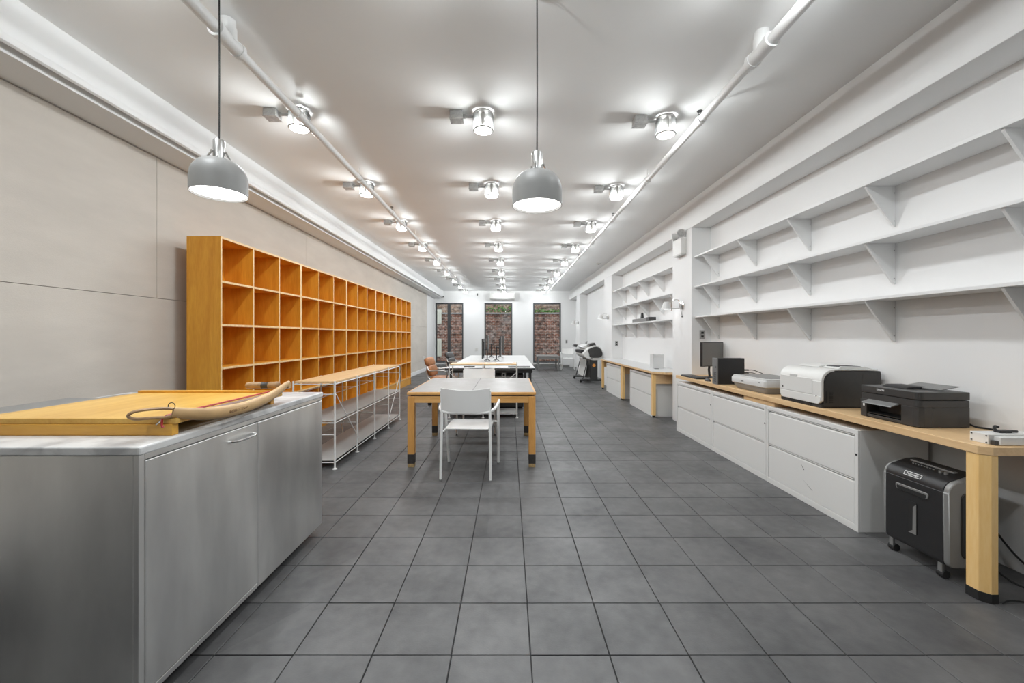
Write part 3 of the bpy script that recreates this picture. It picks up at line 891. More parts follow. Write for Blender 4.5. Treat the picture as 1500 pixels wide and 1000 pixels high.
def desk_monitor(label, x, y, side, z0, z1, back_m, tilt=0):
    """seen edge-on: panel faces side * x, stand on the other side"""
    t = thing('monitor', label, 'monitor', (x, y, .74), group='edge-on monitors on the white table')
    MB().box(x - .012, x + .012, y - .26, y + .26, z0, z1).build('panel', 'black2', parent=t, bevel=.004, smooth=0)
    MB().box(x + side * .012, x + side * .014, y - .25, y + .25, z0 + .01, z1 - .01).build('screen', 'screen', parent=t, smooth=0)
    bx_ = sorted((x - side * .012, x - side * .034))
    MB().box(bx_[0], bx_[1], y - .20, y + .20, z0 + .06, z1 - .05).build('back_shell', back_m, parent=t, bevel=.008, smooth=0)
    zc = (z0 + z1) / 2 - .02; sx = x - side * .09
    MB().cyl((x - side * .034, y, zc), (sx, y, zc), .011, 10).build('arm', 'black', parent=t)
    MB().cyl((sx, y, .77), (sx, y, zc + .012), .011, 10).build('stand_post', 'black', parent=t)
    for dx, dy in ((.06, -.13), (-.03, -.15), (.05, .12), (-.07, .11)):
        MB().tube([(sx, y, .785), (sx + dx * .8, y + dy * .6, .760), (sx + dx, y + dy, .7465)], .006, 8).build('foot', 'black', parent=t)
desk_monitor('black monitor facing the orange cubbies, nearer one of its side on the white table', -.565, 8.75, -1, .80, 1.22, 'black2')
desk_monitor('black monitor facing the printer side, nearer one on the white table', -.185, 8.75, 1, .85, 1.275, 'black2')
desk_monitor('pale backed monitor facing the orange cubbies, farther one of its side', -.545, 10.2, -1, .90, 1.30, 'silver')
desk_monitor('pale backed monitor facing the printer side, farther one of its side', -.15, 10.2, 1, .86, 1.29, 'silver')

# ------------------------------------------------------------------ bench below the right window
bn = thing('metal_bench', 'low grey metal bench in front of the right hand window', 'bench', (1.45, 15.4, 0))
MB().box(1.05, 1.86, 15.0, 15.9, .50, .545).build('top', 'silver', parent=bn, bevel=.004, smooth=0)
for x in (1.06, 1.80):
    for y in (15.01, 15.84):
        MB().box(x, x + .05, y, y + .05, 0, .50).build('leg', 'midgrey', parent=bn, bevel=.003, smooth=0)
MB().box(1.07, 1.85, 15.02, 15.05, .44, .499).build('apron', 'silver', parent=bn, smooth=0)

# ------------------------------------------------------------------ large format printer on its stand
pl = thing('large_format_printer', 'white and grey large format printer on a wheeled stand by the right wall', 'printer', (2.2, 11.6, 0))
prof = [(2.07, .86), (2.02, .80), (2.03, .74), (2.10, .68), (2.20, .64), (2.30, .62), (2.48, .635), (2.545, .68), (2.565, .78), (2.54, .90), (2.48, .985), (2.38, 1.02), (2.28, 1.02), (2.18, .97), (2.11, .90)]
prof = [(v.x, v.y) for v in cr(prof, 4, closed=True)]
MB().prism(prof, 'y', 11.03, 12.25).build('body', 'whiteplas', parent=pl, smooth=25, bevel=.01)
ep = [(2.14, .90), (2.17, .80), (2.19, .715), (2.27, .695), (2.43, .695), (2.50, .72), (2.535, .79), (2.51, .88), (2.45, .96), (2.36, .995), (2.24, .965)]
ep = [(v.x, v.y) for v in cr(ep, 4, closed=True)]
for a, b in ((11.005, 11.031), (12.249, 12.27)):
    MB().prism(ep, 'y', a, b).build('end_cover', 'black2', parent=pl, smooth=25, bevel=.006)
MB().prism([(2.17, 1.0), (2.20, 1.07), (2.33, 1.10), (2.37, 1.02), (2.30, 1.01)], 'y', 11.05, 11.33).build('ink_cover', 'black2', parent=pl, bevel=.008)
MB().prism([(2.05, .965), (2.10, 1.0), (2.20, 1.05), (2.24, 1.02), (2.12, .93)], 'y', 11.36, 12.2).build('lid', 'offplas', parent=pl, bevel=.006)
MB().prism([(2.0, .80), (1.985, .88), (2.06, .90), (2.09, .85)], 'y', 11.25, 12.2).build('output_slot', 'black', parent=pl, bevel=.004)
MB().prism([(1.90, .97), (1.93, 1.04), (2.03, 1.03), (2.0, .955)], 'y', 12.0, 12.25).build('control_panel', 'black2', parent=pl, bevel=.01)
MB().tube(cr([(2.15, 11.4, 1.07), (2.17, 11.45, 1.12), (2.27, 11.8, 1.13), (2.33, 12.15, 1.12), (2.33, 12.2, 1.05)], 5), .01, 8).build('paper_rod', 'midgrey', parent=pl)
MB().box(2.20, 2.255, 10.995, 11.0075, .655, .685).build('nameplate', 'midgrey', parent=pl, smooth=0)
for y in (11.06, 12.16):
    st = MB().box(2.21, 2.41, y, y + .07, .09, .64).build('stand_leg', 'dark', parent=pl, bevel=.006, smooth=0)
    MB().box(1.93, 2.60, y - .01, y + .08, .055, .10).build('stand_foot', 'black', parent=pl, bevel=.01, smooth=0)
    for x in (1.955, 2.575):
        MB().cyl((x, y + .015, .03), (x, y + .055, .03), .03, 14).build('caster', 'rubber', parent=pl)
    MB().tube([(2.14, y + .02, .62), (1.99 + .02, y + .03, .105)], .012, 8).build('strut', 'black', parent=pl)
MB().box(2.25, 2.37, 11.13, 12.16, .10, .15).build('cross_beam', 'dark', parent=pl, smooth=0)
bag = MB()
def bagf(u, v):
    y = 11.12 + 1.04 * v
    q = [(2.10, .64), (2.13, .45), (2.09, .25), (2.06, .16), (2.16, .12), (2.24, .14), (2.25, .45), (2.25, .62)]
    s = u * (len(q) - 1); i = min(int(s), len(q) - 2); f = s - i
    return (q[i][0] * (1 - f) + q[i + 1][0] * f, y, q[i][1] * (1 - f) + q[i + 1][1] * f), (1, 0, .2)
bag.grid(bagf, 14, 6, .006).build('media_bin', 'cloth', parent=pl)
MB().lathe([(.001, -.002), (.045, -.002), (.045, .002), (.001, .002)], (2.31, 11.058, .48), 20, 'y').build('badge', 'orange_badge', parent=pl)

# ------------------------------------------------------------------ worktops on the right
XW = 2.27
wk = thing('worktop_near', 'long pale maple worktop carrying the printers along the right wall', 'worktop', (2.5, 3.6, 0))
wk.name = 'worktop'
MB().prism([(XR - .002, 5.555), (XR - .002, 1.93), (XW + .035, 1.93), (XW, 1.965), (XW, 5.53), (XH, 5.53), (XH, 5.555)], 'z', .708, .75).build('top', 'pale', parent=wk, bevel=.003, smooth=0)
lg = MB().prism([(2.335, 1.935), (2.302, 1.935), (2.274, 1.965), (2.274, 2.02), (2.335, 2.02)], 'z', .045, .708).build('leg', 'pale_z', parent=wk, bevel=.002, smooth=0)
MB().prism([(2.336, 1.934), (2.302, 1.934), (2.273, 1.965), (2.273, 2.021), (2.336, 2.021)], 'z', 0, .046).build('foot', 'rubber', parent=lg, smooth=0)
MB().box(2.735, XR - .004, 2.66, 5.5, .62, .708).build('wall_rail', 'pale', parent=wk, smooth=0)
for a, b in ((3.50, 3.96),):
    MB().box(2.290, 2.72, a, b, .668, .708).build('spacer_block', 'pale_x', parent=wk, smooth=0)

wk2 = thing('worktop', 'white topped worktop with maple edge in the second bay of the right wall', 'worktop', (2.5, 8.0, 0))
XV = 2.235
MB().prism([(XR - .002, 9.895), (XR - .002, 6.214), (XV + .16, 6.214), (XV, 6.35), (XV, 9.93), (XH - .003, 9.93), (XH - .003, 9.895)], 'z', .69, .722).build('edge_board', 'pale', parent=wk2, bevel=.002, smooth=0)
MB().prism([(XR - .004, 9.89), (XR - .004, 6.217), (XV + .164, 6.217), (XV + .004, 6.352), (XV + .004, 9.925), (XH - .004, 9.925), (XH - .004, 9.89)], 'z', .7221, .728).build('white_top', 'whitelam', parent=wk2, smooth=0)
for (y, w_) in ((6.26, .06), (8.06, .055), (8.135, .05), (9.82, .06)):
    y0 = y if y > 6.3 else 6.36
    l2 = MB().box(XV + .012, XV + .065, y0, y0 + w_, .03, .69).build('leg', 'pale_z', parent=wk2, bevel=.003, smooth=0)
    MB().cyl((XV + .038, y0 + w_ / 2, 0), (XV + .038, y0 + w_ / 2, .032), .02, 12).build('foot', 'rubber', parent=l2)
MB().box(XV + .066, XR - .004, 6.365, 6.385, .53, .69).build('end_apron', 'pale_x', parent=wk2, smooth=0)
MB().box(XV + .066, XR - .004, 8.085, 8.105, .53, .69).build('end_apron', 'pale_x', parent=wk2, smooth=0)
MB().box(XV + .066, XR - .004, 9.84, 9.86, .53, .69).build('end_apron', 'pale_x', parent=wk2, smooth=0)

def file_cabinet(label, x0, y0, y1, h=.665, scr=False, depth=.46, group='white lateral file cabinets under the worktops'):
    t = thing('file_cabinet', label, 'cabinet', (x0 + .2, (y0 + y1) / 2, 0), group=group)
    MB().box(x0 + .012, x0 + depth, y0, y1, .0, h).build('body', 'cab', parent=t, bevel=.003, smooth=0)
    MB().box(x0, x0 + .012, y0, y1, h - .03, h).build('top_rail', 'cab', parent=t, bevel=.002, smooth=0)
    MB().box(x0, x0 + .012, y0, y1, 0, .045).build('base_rail', 'cab', parent=t, bevel=.002, smooth=0)
    for a in (y0, y1 - .028):
        MB().box(x0, x0 + .012, a, a + .028, .045, h - .03).build('stile', 'cab', parent=t, bevel=.002, smooth=0)
    hh = (h - .03 - .045 - .012) / 2
    for k in range(2):
        z0 = .049 + k * (hh + .005); z1 = z0 + hh - .002
        d = MB().prism([(x0 + .003, z0), (x0 + .003, z1 - .02), (x0 + .006, z1 - .012), (x0 + .014, z1 - .010), (x0 + .014, z0)], 'y', y0 + .032, y1 - .032).build('drawer', 'cab', parent=t, bevel=.0015, smooth=0)
        MB().box(x0 + .010, x0 + .0135, y0 + .032, y1 - .032, z1 - .009, z1 + .002).build('pull_recess', 'midgrey', parent=d, smooth=0)
        MB().box(x0 + .001, x0 + .012, y0 + .033, y1 - .033, z1 - .0035, z1 + .001).build('pull_lip', 'cab', parent=d, smooth=0)
        MB().cyl((x0 + .002, y1 - .045, z1 - .009), (x0 + .012, y1 - .045, z1 - .009), .007, 10).build('label_clip', 'midgrey', parent=d)
    MB().cyl((x0 - .003, y0 + .014, .505), (x0 + .006, y0 + .014, .505), .007, 12).build('lock', 'black', parent=t)
    if scr:
        MB().prism([(y0 + .52, .285), (y0 + .485, .248), (y0 + .493, .246)], 'x', x0 - .0003 + .003, x0 + .0035).build('scratch', 'black', parent=t, smooth=0)
        MB().prism([(y0 + .50, .17), (y0 + .40, .12), (y0 + .405, .118)], 'x', x0 + .0025, x0 + .0035).build('scratch', 'silver', parent=t, smooth=0)
    return t
file_cabinet('white two drawer file cabinet beside the shredder, scratched on its lower drawer', 2.271, 2.64, 3.586, scr=True)
file_cabinet('white two drawer file cabinet in the middle of the three under the printers', 2.271, 3.590, 4.553)
file_cabinet('white two drawer file cabinet under the monitor, next to the pilaster', 2.271, 4.557, 5.506)
file_cabinet('white two drawer file cabinet near end of the second worktop', 2.268, 6.43, 7.62, .66)
file_cabinet('white two drawer file cabinet far end of the second worktop', 2.268, 8.26, 9.46, .66)

# ------------------------------------------------------------------ wall shelves with triangular brackets
def wall_shelf(label, z, y0, y1, brs, group):
    t = thing('wall_shelf', label, 'shelf', (XR - .1, (y0 + y1) / 2, z), group=group)
    MB().box(2.535, XR - .001, y0, y1, z, z + .02).build('board', 'shelf', parent=t, bevel=.0015, smooth=0)
    for y in brs:
        b = MB().prism([(XR - .002, z - .0005), (2.552, z - .0005), (2.552, z - .012), (XR - .016, z - .29), (XR - .002, z - .29)], 'y', y - .008, y + .008).build('bracket', 'shelf', parent=t, bevel=.001, smooth=0)
        for q in (.05, .25):
            MB().cyl((XR - .012, y - .010, z - q), (XR - .012, y - .0075, z - q), .004, 8).build('screw', 'galv', parent=b)
for nm, z in (('top', 2.352), ('middle', 1.942), ('bottom', 1.532)):
    wall_shelf('long empty white wall shelf above the printers, %s of the three' % nm, z, -1.55, 5.558, [5.34 - k * .811 for k in range(8)], 'long white shelves above the printers')
    wall_shelf('white wall shelf in the second bay beyond the pilaster, %s of the three' % nm, z, 6.213, 9.898, [6.45 + k * .785 for k in range(5)], 'white shelves in the second bay')
gb = thing('storage_box', 'long flat grey box on the bottom shelf of the second bay', 'box', (2.62, 7.95, 1.552))
MB().box(2.55, 2.68, 7.55, 8.40, 1.552, 1.625).build('body', 'midgrey', parent=gb, bevel=.004, smooth=0)
MB().box(2.55, 2.68, 7.40, 7.546, 1.552, 1.63).build('end_cap', 'black2', parent=gb, bevel=.004, smooth=0)
fg = MB(); fg.lathe([(.001, 1.735), (.018, 1.732), (.026, 1.71), (.030, 1.67), (.034, 1.6258), (.001, 1.6256)], (2.60, 7.93, 0), 14)
tag(fg.build('small_bottle', 'black2'), 'small dark bottle standing on the grey box on the shelf', 'bottle')

# ------------------------------------------------------------------ things on the near worktop
ZT = .75
mo = thing('monitor', 'grey screened monitor at the far end of the maple worktop', 'monitor', (2.575, 5.16, ZT), math.radians(24))
def loc(mb, name, m, par, **k): return mb.build(name, m, parent=par, world=False, **k)
pn = MB(); pn.box(-.19, .19, -.018, .012, .145, .455); loc(pn, 'panel', 'black', mo, bevel=.004, smooth=0)
loc(MB().box(-.181, .181, -.0195, -.0182, .156, .447), 'screen', 'screen', mo, smooth=0)
loc(MB().tube([(0, .03, .012), (.0, .04, .10), (0, .022, .26)], .014, 10, flat=(1, 1)), 'stand_post', 'black', mo)
loc(MB().prism(rrect(-.11, .11, -.07, .09, .03), 'z', .0, .012), 'stand_base', 'black', mo, bevel=.002)

kb2 = thing('keyboard', 'black keyboard lying along the maple worktop in front of the monitor', 'keyboard', (2.36, 5.18, ZT), math.radians(92))
loc(MB().prism(rrect(-.215, .215, -.075, .075, .012), 'z', 0, .016), 'tray', 'black', kb2, bevel=.003)
km = MB()
for i in range(18):
    for j in range(6): km.box(-.207 + i * .023, -.187 + i * .023, -.068 + j * .023, -.048 + j * .023, .016, .022)
tag(loc(km, 'keys', 'black2', kb2, smooth=0), kind='stuff')
mm = thing('computer_mouse', 'black mouse beside the desktop computer on the maple worktop', 'mouse', (2.335, 4.77, ZT))
mv = MB(); vs = []
for j in range(7):
    ph = PI / 2 * j / 6
    for i in range(16):
        th = 2 * PI * i / 16; vs.append((.031 * math.cos(ph) * math.cos(th), .055 * math.cos(ph) * math.sin(th), .036 * math.sin(ph)))
mv.add(vs, [(j * 16 + i, j * 16 + (i + 1) % 16, (j + 1) * 16 + (i + 1) % 16, (j + 1) * 16 + i) for j in range(6) for i in range(16)] + [list(range(16))[::-1]])
loc(mv, 'shell', 'black2', mm, smooth=60)
loc(MB().cyl((-.004, .028, .031), (.004, .028, .031), .007, 10), 'wheel', 'midgrey', mm)

pcx = thing('desktop_computer', 'upright black desktop computer between the monitor and the scanner', 'computer', (2.42, 4.48, ZT))
MB().box(2.285, 2.575, 4.437, 4.53, ZT, 1.037).build('case', 'black', parent=pcx, bevel=.003, smooth=0)
fp = MB().box(2.268, 2.2845, 4.435, 4.532, ZT, 1.039).build('front_panel', 'midgrey', parent=pcx, bevel=.003, smooth=0)
for k in range(9):
    MB().box(2.2665, 2.268, 4.447, 4.495, .78 + k * .012, .785 + k * .012).build('vent_slot', 'black', parent=fp, smooth=0)
for z in (.93, .945): MB().box(2.2665, 2.268, 4.45, 4.468, z, z + .006).build('port', 'black', parent=fp, smooth=0)
MB().cyl((2.2655, 4.50, 1.01), (2.268, 4.50, 1.01), .006, 10).build('power_button', 'silver', parent=fp)
for k, z in enumerate((.90, .868)):
    MB().box(2.576, 2.63, 4.45, 4.475, z, z + .015).build('plug', 'black', parent=pcx, bevel=.002, smooth=0)
    MB().tube(cr([(2.63, 4.462, z + .007), (2.68, 4.44, z + .005), (2.71, 4.30, z - .03), (2.725, 4.15, .82 - k * .03)], 5), .004, 6).build('cable', 'rubber', parent=pcx)

# flatbed scanner
sn = thing('flatbed_scanner', 'silver grey flatbed scanner between the desktop computer and the laser printer', 'scanner', (2.46, 3.93, ZT))
SX0, SX1, SY0, SY1 = 2.30, 2.71, 3.655, 4.215
lo_ = [(SX0 + .035, ZT + .006), (SX0 + .018, ZT + .03), (SX0 + .012, ZT + .062), (SX1, ZT + .062), (SX1 - .01, ZT + .006)]
bb_ = MB()
def loft(mb, rings, m=0):
    n = len(rings[0]); v = [p for r in rings for p in r]
    f = [(i * n + k, i * n + (k + 1) % n, (i + 1) * n + (k + 1) % n, (i + 1) * n + k) for i in range(len(rings) - 1) for k in range(n)]
    f += [list(range(n))[::-1], [(len(rings) - 1) * n + k for k in range(n)]]
    return mb.add(v, f, m)
def ring(ix, z, r=.03):
    return [(x, y, z) for x, y in rrect(SX0 + ix, SX1 - ix, SY0 + ix, SY1 - ix, r)]
loft(MB(), [ring(.04, ZT), ring(.02, ZT + .03), ring(.014, ZT + .055)]).build('lower_case', 'midgrey2', parent=sn)
loft(MB(), [ring(.010, ZT + .056), ring(.0, ZT + .064), ring(.0, ZT + .112), ring(.006, ZT + .122)]).build('upper_case', 'offplas', parent=sn)
loft(MB(), [ring(.010, ZT + .1225, .03), ring(.012, ZT + .134), ring(.03, ZT + .138)]).build('lid', 'offplas', parent=sn)
loft(MB(), [ring(.045, ZT + .1382, .02), ring(.045, ZT + .1405, .02)]).build('lid_panel', 'silver', parent=sn)
for k in range(3):
    MB().cyl((SX0 - .002, 4.02 - k * .016, ZT + .088), (SX0 + .004, 4.02 - k * .016, ZT + .088), .006, 10).build('button', 'midgrey', parent=sn)
MB().box(SX0 - .001, SX0 + .001, 3.72, 3.75, ZT + .097, ZT + .103).build('emblem', 'midgrey', parent=sn, smooth=0)
MB().box(SX0 + .05, SX1 - .05, SY0 + .08, SY0 + .16, ZT - .0, ZT + .004).build('foot_pad', 'rubber', parent=sn, smooth=0)

# laser printer
lp = thing('laser_printer', 'boxy laser printer with white front and dark grey sides', 'printer', (2.5, 3.2, ZT))
LX0, LX1, LY0, LY1 = 2.285, 2.72, 2.972, 3.42
def arc(cx, cz, r, a0, a1, n=8): return [(cx + r * math.cos(math.radians(a0 + (a1 - a0) * k / n)), cz + r * math.sin(math.radians(a0 + (a1 - a0) * k / n))) for k in range(n + 1)]
zt = 1.035
sideprof = [(LX0 + .022, ZT + .012), (LX0 + .022, zt - .085)] + arc(LX0 + .097, zt - .087, .075, 180, 90) + [(LX1, zt - .012), (LX1 + .004, zt - .03), (LX1 + .004, ZT + .012)]
MB().prism(sideprof, 'y', LY0, LY1).build('body', 'black2', parent=lp, smooth=25, bevel=.002)
MB().box(LX0 + .010, LX1 - .01, LY0 + .012, LY1 - .012, ZT, ZT + .0125).build('base', 'black', parent=lp, smooth=0)
outer = [(LX0, ZT + .052)] + [(LX0, zt - .09)] + arc(LX0 + .09, zt - .09, .09, 180, 90) + [(LX1 - .02, zt + .002)]
inner = [(LX1 - .02, zt - .008), (LX0 + .10, zt - .008)] + arc(LX0 + .094, zt - .092, .076, 90, 180) + [(LX0 + .018, ZT + .052)]
shell = MB().prism(outer + inner, 'y', LY0 - .003, LY1 + .003).build('front_shell', 'whiteplas', parent=lp, smooth=30, bevel=.003)
MB().prism(rrect(LY0 + .085, LY1 - .012, ZT + .092, zt - .075, .006), 'x', LX0 - .003, LX0 + .004).build('front_door', 'whiteplas', parent=lp, bevel=.0015, smooth=30)
MB().prism(rrect(LY0 + .006, LY1 - .006, ZT + .028, ZT + .086, [.004, .004, .03, .03]), 'x', LX0 - .003, LX0 + .016).build('paper_tray', 'whiteplas', parent=lp, bevel=.002, smooth=30)
MB().box(LX0 - .001, LX0 + .014, LY0 + .10, LY1 - .09, ZT + .008, ZT + .046).build('tray_grip', 'black', parent=lp, bevel=.003, smooth=0)
MB().box(LX0 + .005, LX0 + .022, LY0 + .004, LY1 - .004, ZT + .004, ZT + .027).build('plinth', 'black2', parent=lp, smooth=0)
MB().prism(rrect(3.22, 3.30, zt - .078, zt - .058, .006), 'x', LX0 - .004, LX0 + .010).build('door_latch', 'offplas', parent=lp, bevel=.002, smooth=30)
MB().cyl((LX0 - .004, LY1 - .035, ZT + .115), (LX0 + .001, LY1 - .035, ZT + .115), .010, 14).build('emblem', 'midgrey', parent=lp)
MB().cyl((LX0 - .0045, LY1 - .035, ZT + .115), (LX0 - .0035, LY1 - .035, ZT + .115), .0055, 12).build('emblem_core', 'black', parent=lp)
MB().cyl((LX0 - .004, LY0 + .045, ZT + .085), (LX0 + .001, LY0 + .045, ZT + .085), .005, 12).build('power_button', 'silver', parent=lp)
MB().prism([(LX0 + .13, zt + .002), (LX0 + .16, zt + .018), (LX0 + .36, zt + .022), (LX0 + .40, zt + .002)], 'y', LY0 + .20, LY1 - .03).build('output_hood', 'whiteplas', parent=lp, bevel=.003)
MB().prism([(LX0 + .14, zt + .002), (LX0 + .17, zt + .022), (LX0 + .34, zt + .018), (LX0 + .40, zt + .002)], 'y', LY0 + .02, LY0 + .17).build('control_hump', 'whiteplas', parent=lp, bevel=.003)
MB().prism([(LX0 + .155, zt + .008), (LX0 + .165, zt + .0245), (LX0 + .32, zt + .021), (LX0 + .33, zt + .008)], 'y', LY0 + .035, LY0 + .155).build('control_panel', 'black', parent=lp, bevel=.001, smooth=0)
for k in range(6):
    MB().box(2.345, 2.372, LY0 - .0015, LY0 + .001, ZT + .04 + k * .014, ZT + .047 + k * .014).build('vent_slot', 'black', parent=lp, smooth=0)
MB().box(2.318, 2.330, LY0 - .0015, LY0 + .001, ZT + .04, ZT + .125).build('vent_slot', 'black', parent=lp, smooth=0)
MB().prism(rrect(2.59, 2.695, zt - .14, zt - .035, .004), 'y', LY0 - .0015, LY0 + .001).build('side_hatch', 'black2', parent=lp, bevel=.001, smooth=0)

# ink jet all-in-one
ij = thing('inkjet_printer', 'low black all in one inkjet printer with its paper flap open', 'printer', (2.5, 2.52, ZT))
IX0, IX1, IY0, IY1 = 2.352, 2.648, 2.33, 2.715
outl = lambda ix, r=.02: rrect(IX0 + ix, IX1 - ix, IY0 + ix, IY1 - ix, [.006, .02, .035, .006])
b_ = MB(); b_.prism(outl(.0), 'z', ZT + .118, ZT + .158); b_.build('mid_case', 'black2', parent=ij, smooth=30, bevel=.002)
# lower case with a real paper opening at the front
b_ = MB()
b_.prism([(IX0 + .08, IY0 + .001), (IX1, IY0 + .001), (IX1, IY1 - .001), (IX0 + .08, IY1 - .001)], 'z', ZT + .004, ZT + .1175)
b_.prism([(IX0 + .035, IY0), (IX0 + .08, IY0), (IX0 + .08, IY0 + .105), (IX0, IY0 + .105), (IX0, IY0 + .035), (IX0 + .012, IY0 + .010)], 'z', ZT + .004, ZT + .1175)
b_.box(IX0, IX0 + .08, IY1 - .045, IY1, ZT + .004, ZT + .1175)
b_.box(IX0 + .004, IX0 + .08, IY0 + .105, IY1 - .045, ZT + .004, ZT + .022)
b_.build('lower_case', 'black2', parent=ij, smooth=0, bevel=.002)
MB().box(IX0 + .01, IX1 - .01, IY0 + .03, IY1 - .03, ZT, ZT + .0045).build('base', 'rubber', parent=ij, smooth=0)
MB().prism([(IX0 + .004, ZT + .030), (IX0 + .079, ZT + .036), (IX0 + .079, ZT + .040), (IX0 + .004, ZT + .034)], 'y', IY0 + .115, IY1 - .055).build('paper_tray', 'black', parent=ij, smooth=0)
MB().prism([(IX0 - .05, ZT + .098), (IX0 - .045, ZT + .104), (IX0 + .02, ZT + .128), (IX0 + .02, ZT + .117)], 'y', IY0 + .12, IY1 - .06).build('control_flap', 'midgrey', parent=ij, bevel=.001, smooth=0)
MB().prism(rrect(IX0 - .004, IX1, IY0 - .002, IY1 + .001, [.006, .02, .035, .006]), 'z', ZT + .162, ZT + .206).build('scanner_lid', 'black2', parent=ij, smooth=30, bevel=.003)
MB().prism(rrect(IX0 + .01, IX1 - .01, IY0 + .01, IY1 - .01, .02), 'z', ZT + .157, ZT + .163).build('lid_gap', 'black', parent=ij, smooth=0)
MB().box(IX1 - .002, IX1 + .012, IY0 + .02, IY1 - .02, ZT + .16, ZT + .20).build('hinge_cover', 'black2', parent=ij, smooth=0)
MB().prism([(IX0 + .06, ZT + .206), (IX0 + .09, ZT + .222), (IX0 + .19, ZT + .222), (IX0 + .20, ZT + .206)], 'y', IY0 + .14, IY0 + .30).build('feeder', 'black', parent=ij, bevel=.004)
MB().prism([(IX0 + .16, ZT + .212), (IX0 + .27, ZT + .232), (IX0 + .27, ZT + .236), (IX0 + .16, ZT + .217)], 'y', IY0 + .03, IY0 + .26).build('feed_tray', 'midgrey', parent=ij, bevel=.001)
text('lettering', 'EPSON', .017, (IX0 - .0045, 2.565, ZT + .188), (PI / 2, 0, -PI / 2), 'label_white', parent=ij)
MB().box(IX0 - .0015, IX0 + .001, IY1 - .032, IY1 - .020, ZT + .07, ZT + .086).build('sticker', 'label_white', parent=ij, smooth=0)
MB().box(2.432, 2.448, IY0 - .0015, IY0 + .002, ZT + .112, ZT + .118).build('port', 'black', parent=ij, smooth=0)
cb_ = MB().tube(cr([(2.655, 2.36, ZT + .03), (2.69, 2.34, ZT + .007), (2.715, 2.28, ZT + .006), (2.735, 2.12, ZT + .006), (2.74, 1.98, ZT + .006)], 6), .005, 8).build('printer_cable', 'rubber')
tag(cb_, 'black cable running along the wall behind the inkjet printer', 'cable')

# white electronic box on the corner
wbx = thing('electronic_box', 'small white metal box with black screws on the near corner of the worktop', 'box', (2.40, 2.0, ZT))
MB().box(2.345, 2.60, 1.985, 2.065, ZT, ZT + .048).build('case', 'whiteplas', parent=wbx, bevel=.002, smooth=0)
MB().box(2.37, 2.60, 1.955, 1.984, ZT + .002, ZT + .040).build('front_block', 'whiteplas', parent=wbx, bevel=.002, smooth=0)
for y in (1.992, 2.056):
    for z in (.008, .040):
        MB().cyl((2.342, y, ZT + z), (2.346, y, ZT + z), .0032, 8).build('screw', 'black', parent=wbx)
MB().box(2.352, 2.37, 1.962, 1.983, ZT, ZT + .022).build('clip', 'black2', parent=wbx, bevel=.002, smooth=0)
ad = thing('power_adapter', 'black plug and connector lying on the small white box', 'adapter', (2.47, 2.03, ZT + .048))
MB().box(2.435, 2.50, 2.012, 2.042, ZT + .048, ZT + .061).build('body', 'black', parent=ad, bevel=.004, smooth=0)
MB().tube(cr([(2.437, 2.03, ZT + .058), (2.434, 2.035, ZT + .070), (2.443, 2.04, ZT + .077), (2.456, 2.035, ZT + .073)], 5), .006, 8).build('cable', 'black', parent=ad)
MB().cyl((2.50, 2.026, ZT + .056), (2.53, 2.02, ZT + .055), .006, 10).build('plug', 'black2', parent=ad)

# container on the second worktop
ct = thing('storage_bin', 'white translucent open bin standing on the white second worktop', 'bin', (2.56, 6.98, .728))
MB().box(2.45, 2.63, 6.90, 7.06, .728, .734).build('base', 'clear', parent=ct, smooth=0)
for (a, b, c, d) in ((2.45, 2.454, 6.90, 7.06), (2.626, 2.63, 6.90, 7.06), (2.454, 2.626, 6.90, 6.904), (2.454, 2.626, 7.056, 7.06)):
    MB().box(a, b, c, d, .734, .965).build('side', 'clear', parent=ct, smooth=0)
MB().box(2.448, 2.632, 6.896, 6.8995, .925, .95).build('label_strip', 'offplas', parent=ct, smooth=0)
fm_ = MB().box(2.44, 2.51, 6.80, 6.83, .728, .736).build('folding_knife', 'black', bevel=.003, smooth=0)
tag(fm_, 'small black strip lying in front of the translucent bin', 'tool')

# ------------------------------------------------------------------ shredder
sh = thing('paper_shredder', 'black and silver wheeled paper shredder standing under the maple worktop', 'shredder', (2.4, 2.29, 0))
HX0, HX1 = 2.275, 2.525
def shprof(g=0.0):
    return ([(HX0 - g + .035, .075 - g)] + arc(HX0 + .03 - g + .0, .105, .03, 250, 180, 4) + [(HX0 - g, .46)] + arc(HX0 + .062 - g, .46, .062, 180, 100, 8) +
            [(HX0 + .12, .545 + g), (HX1 - .06, .548 + g), (HX1 + g, .50), (HX1 + g, .10), (HX1 - .03, .075 - g)])
MB().prism(shprof(), 'y', 2.128, 2.450).build('body', 'black', parent=sh, smooth=28, bevel=.002)
for a, b in ((2.098, 2.1275), (2.4505, 2.464)):
    MB().prism(shprof(-.001), 'y', a, b).build('end_frame', 'silver', parent=sh, smooth=28, bevel=.006)
MB().prism(rrect(HX0 + .062, HX1 - .02, .125, .465, .03), 'y', 2.092, 2.099).build('end_panel', 'black', parent=sh, smooth=30, bevel=.004)
MB().prism(rrect(2.20, 2.385, .388, .424, [.010, .010, .02, .02]), 'x', HX0 - .004, HX0 + .002).build('handle_bezel', 'silver', parent=sh, bevel=.002)
MB().prism(rrect(2.21, 2.375, .390, .413, [.004, .004, .014, .014]), 'x', HX0 - .006, HX0 + .002).build('handle_slot', 'rubber', parent=sh)
MB().prism(rrect(2.262, 2.312, .165, .345, .008), 'x', HX0 - .0025, HX0 + .002).build('window', 'rubber', parent=sh)
MB().prism([(2.264, .168), (2.310, .168), (2.284, .188), (2.282, .318), (2.264, .338)], 'x', HX0 - .0040, HX0 + .001).build('window_fill', 'silver', parent=sh, smooth=0)
np_ = MB().prism(rrect(2.248, 2.345, -.0125, .0125, .003), 'x', -.0015, .0015)
npo = np_.build('nameplate', 'label_white', parent=sh, world=False)
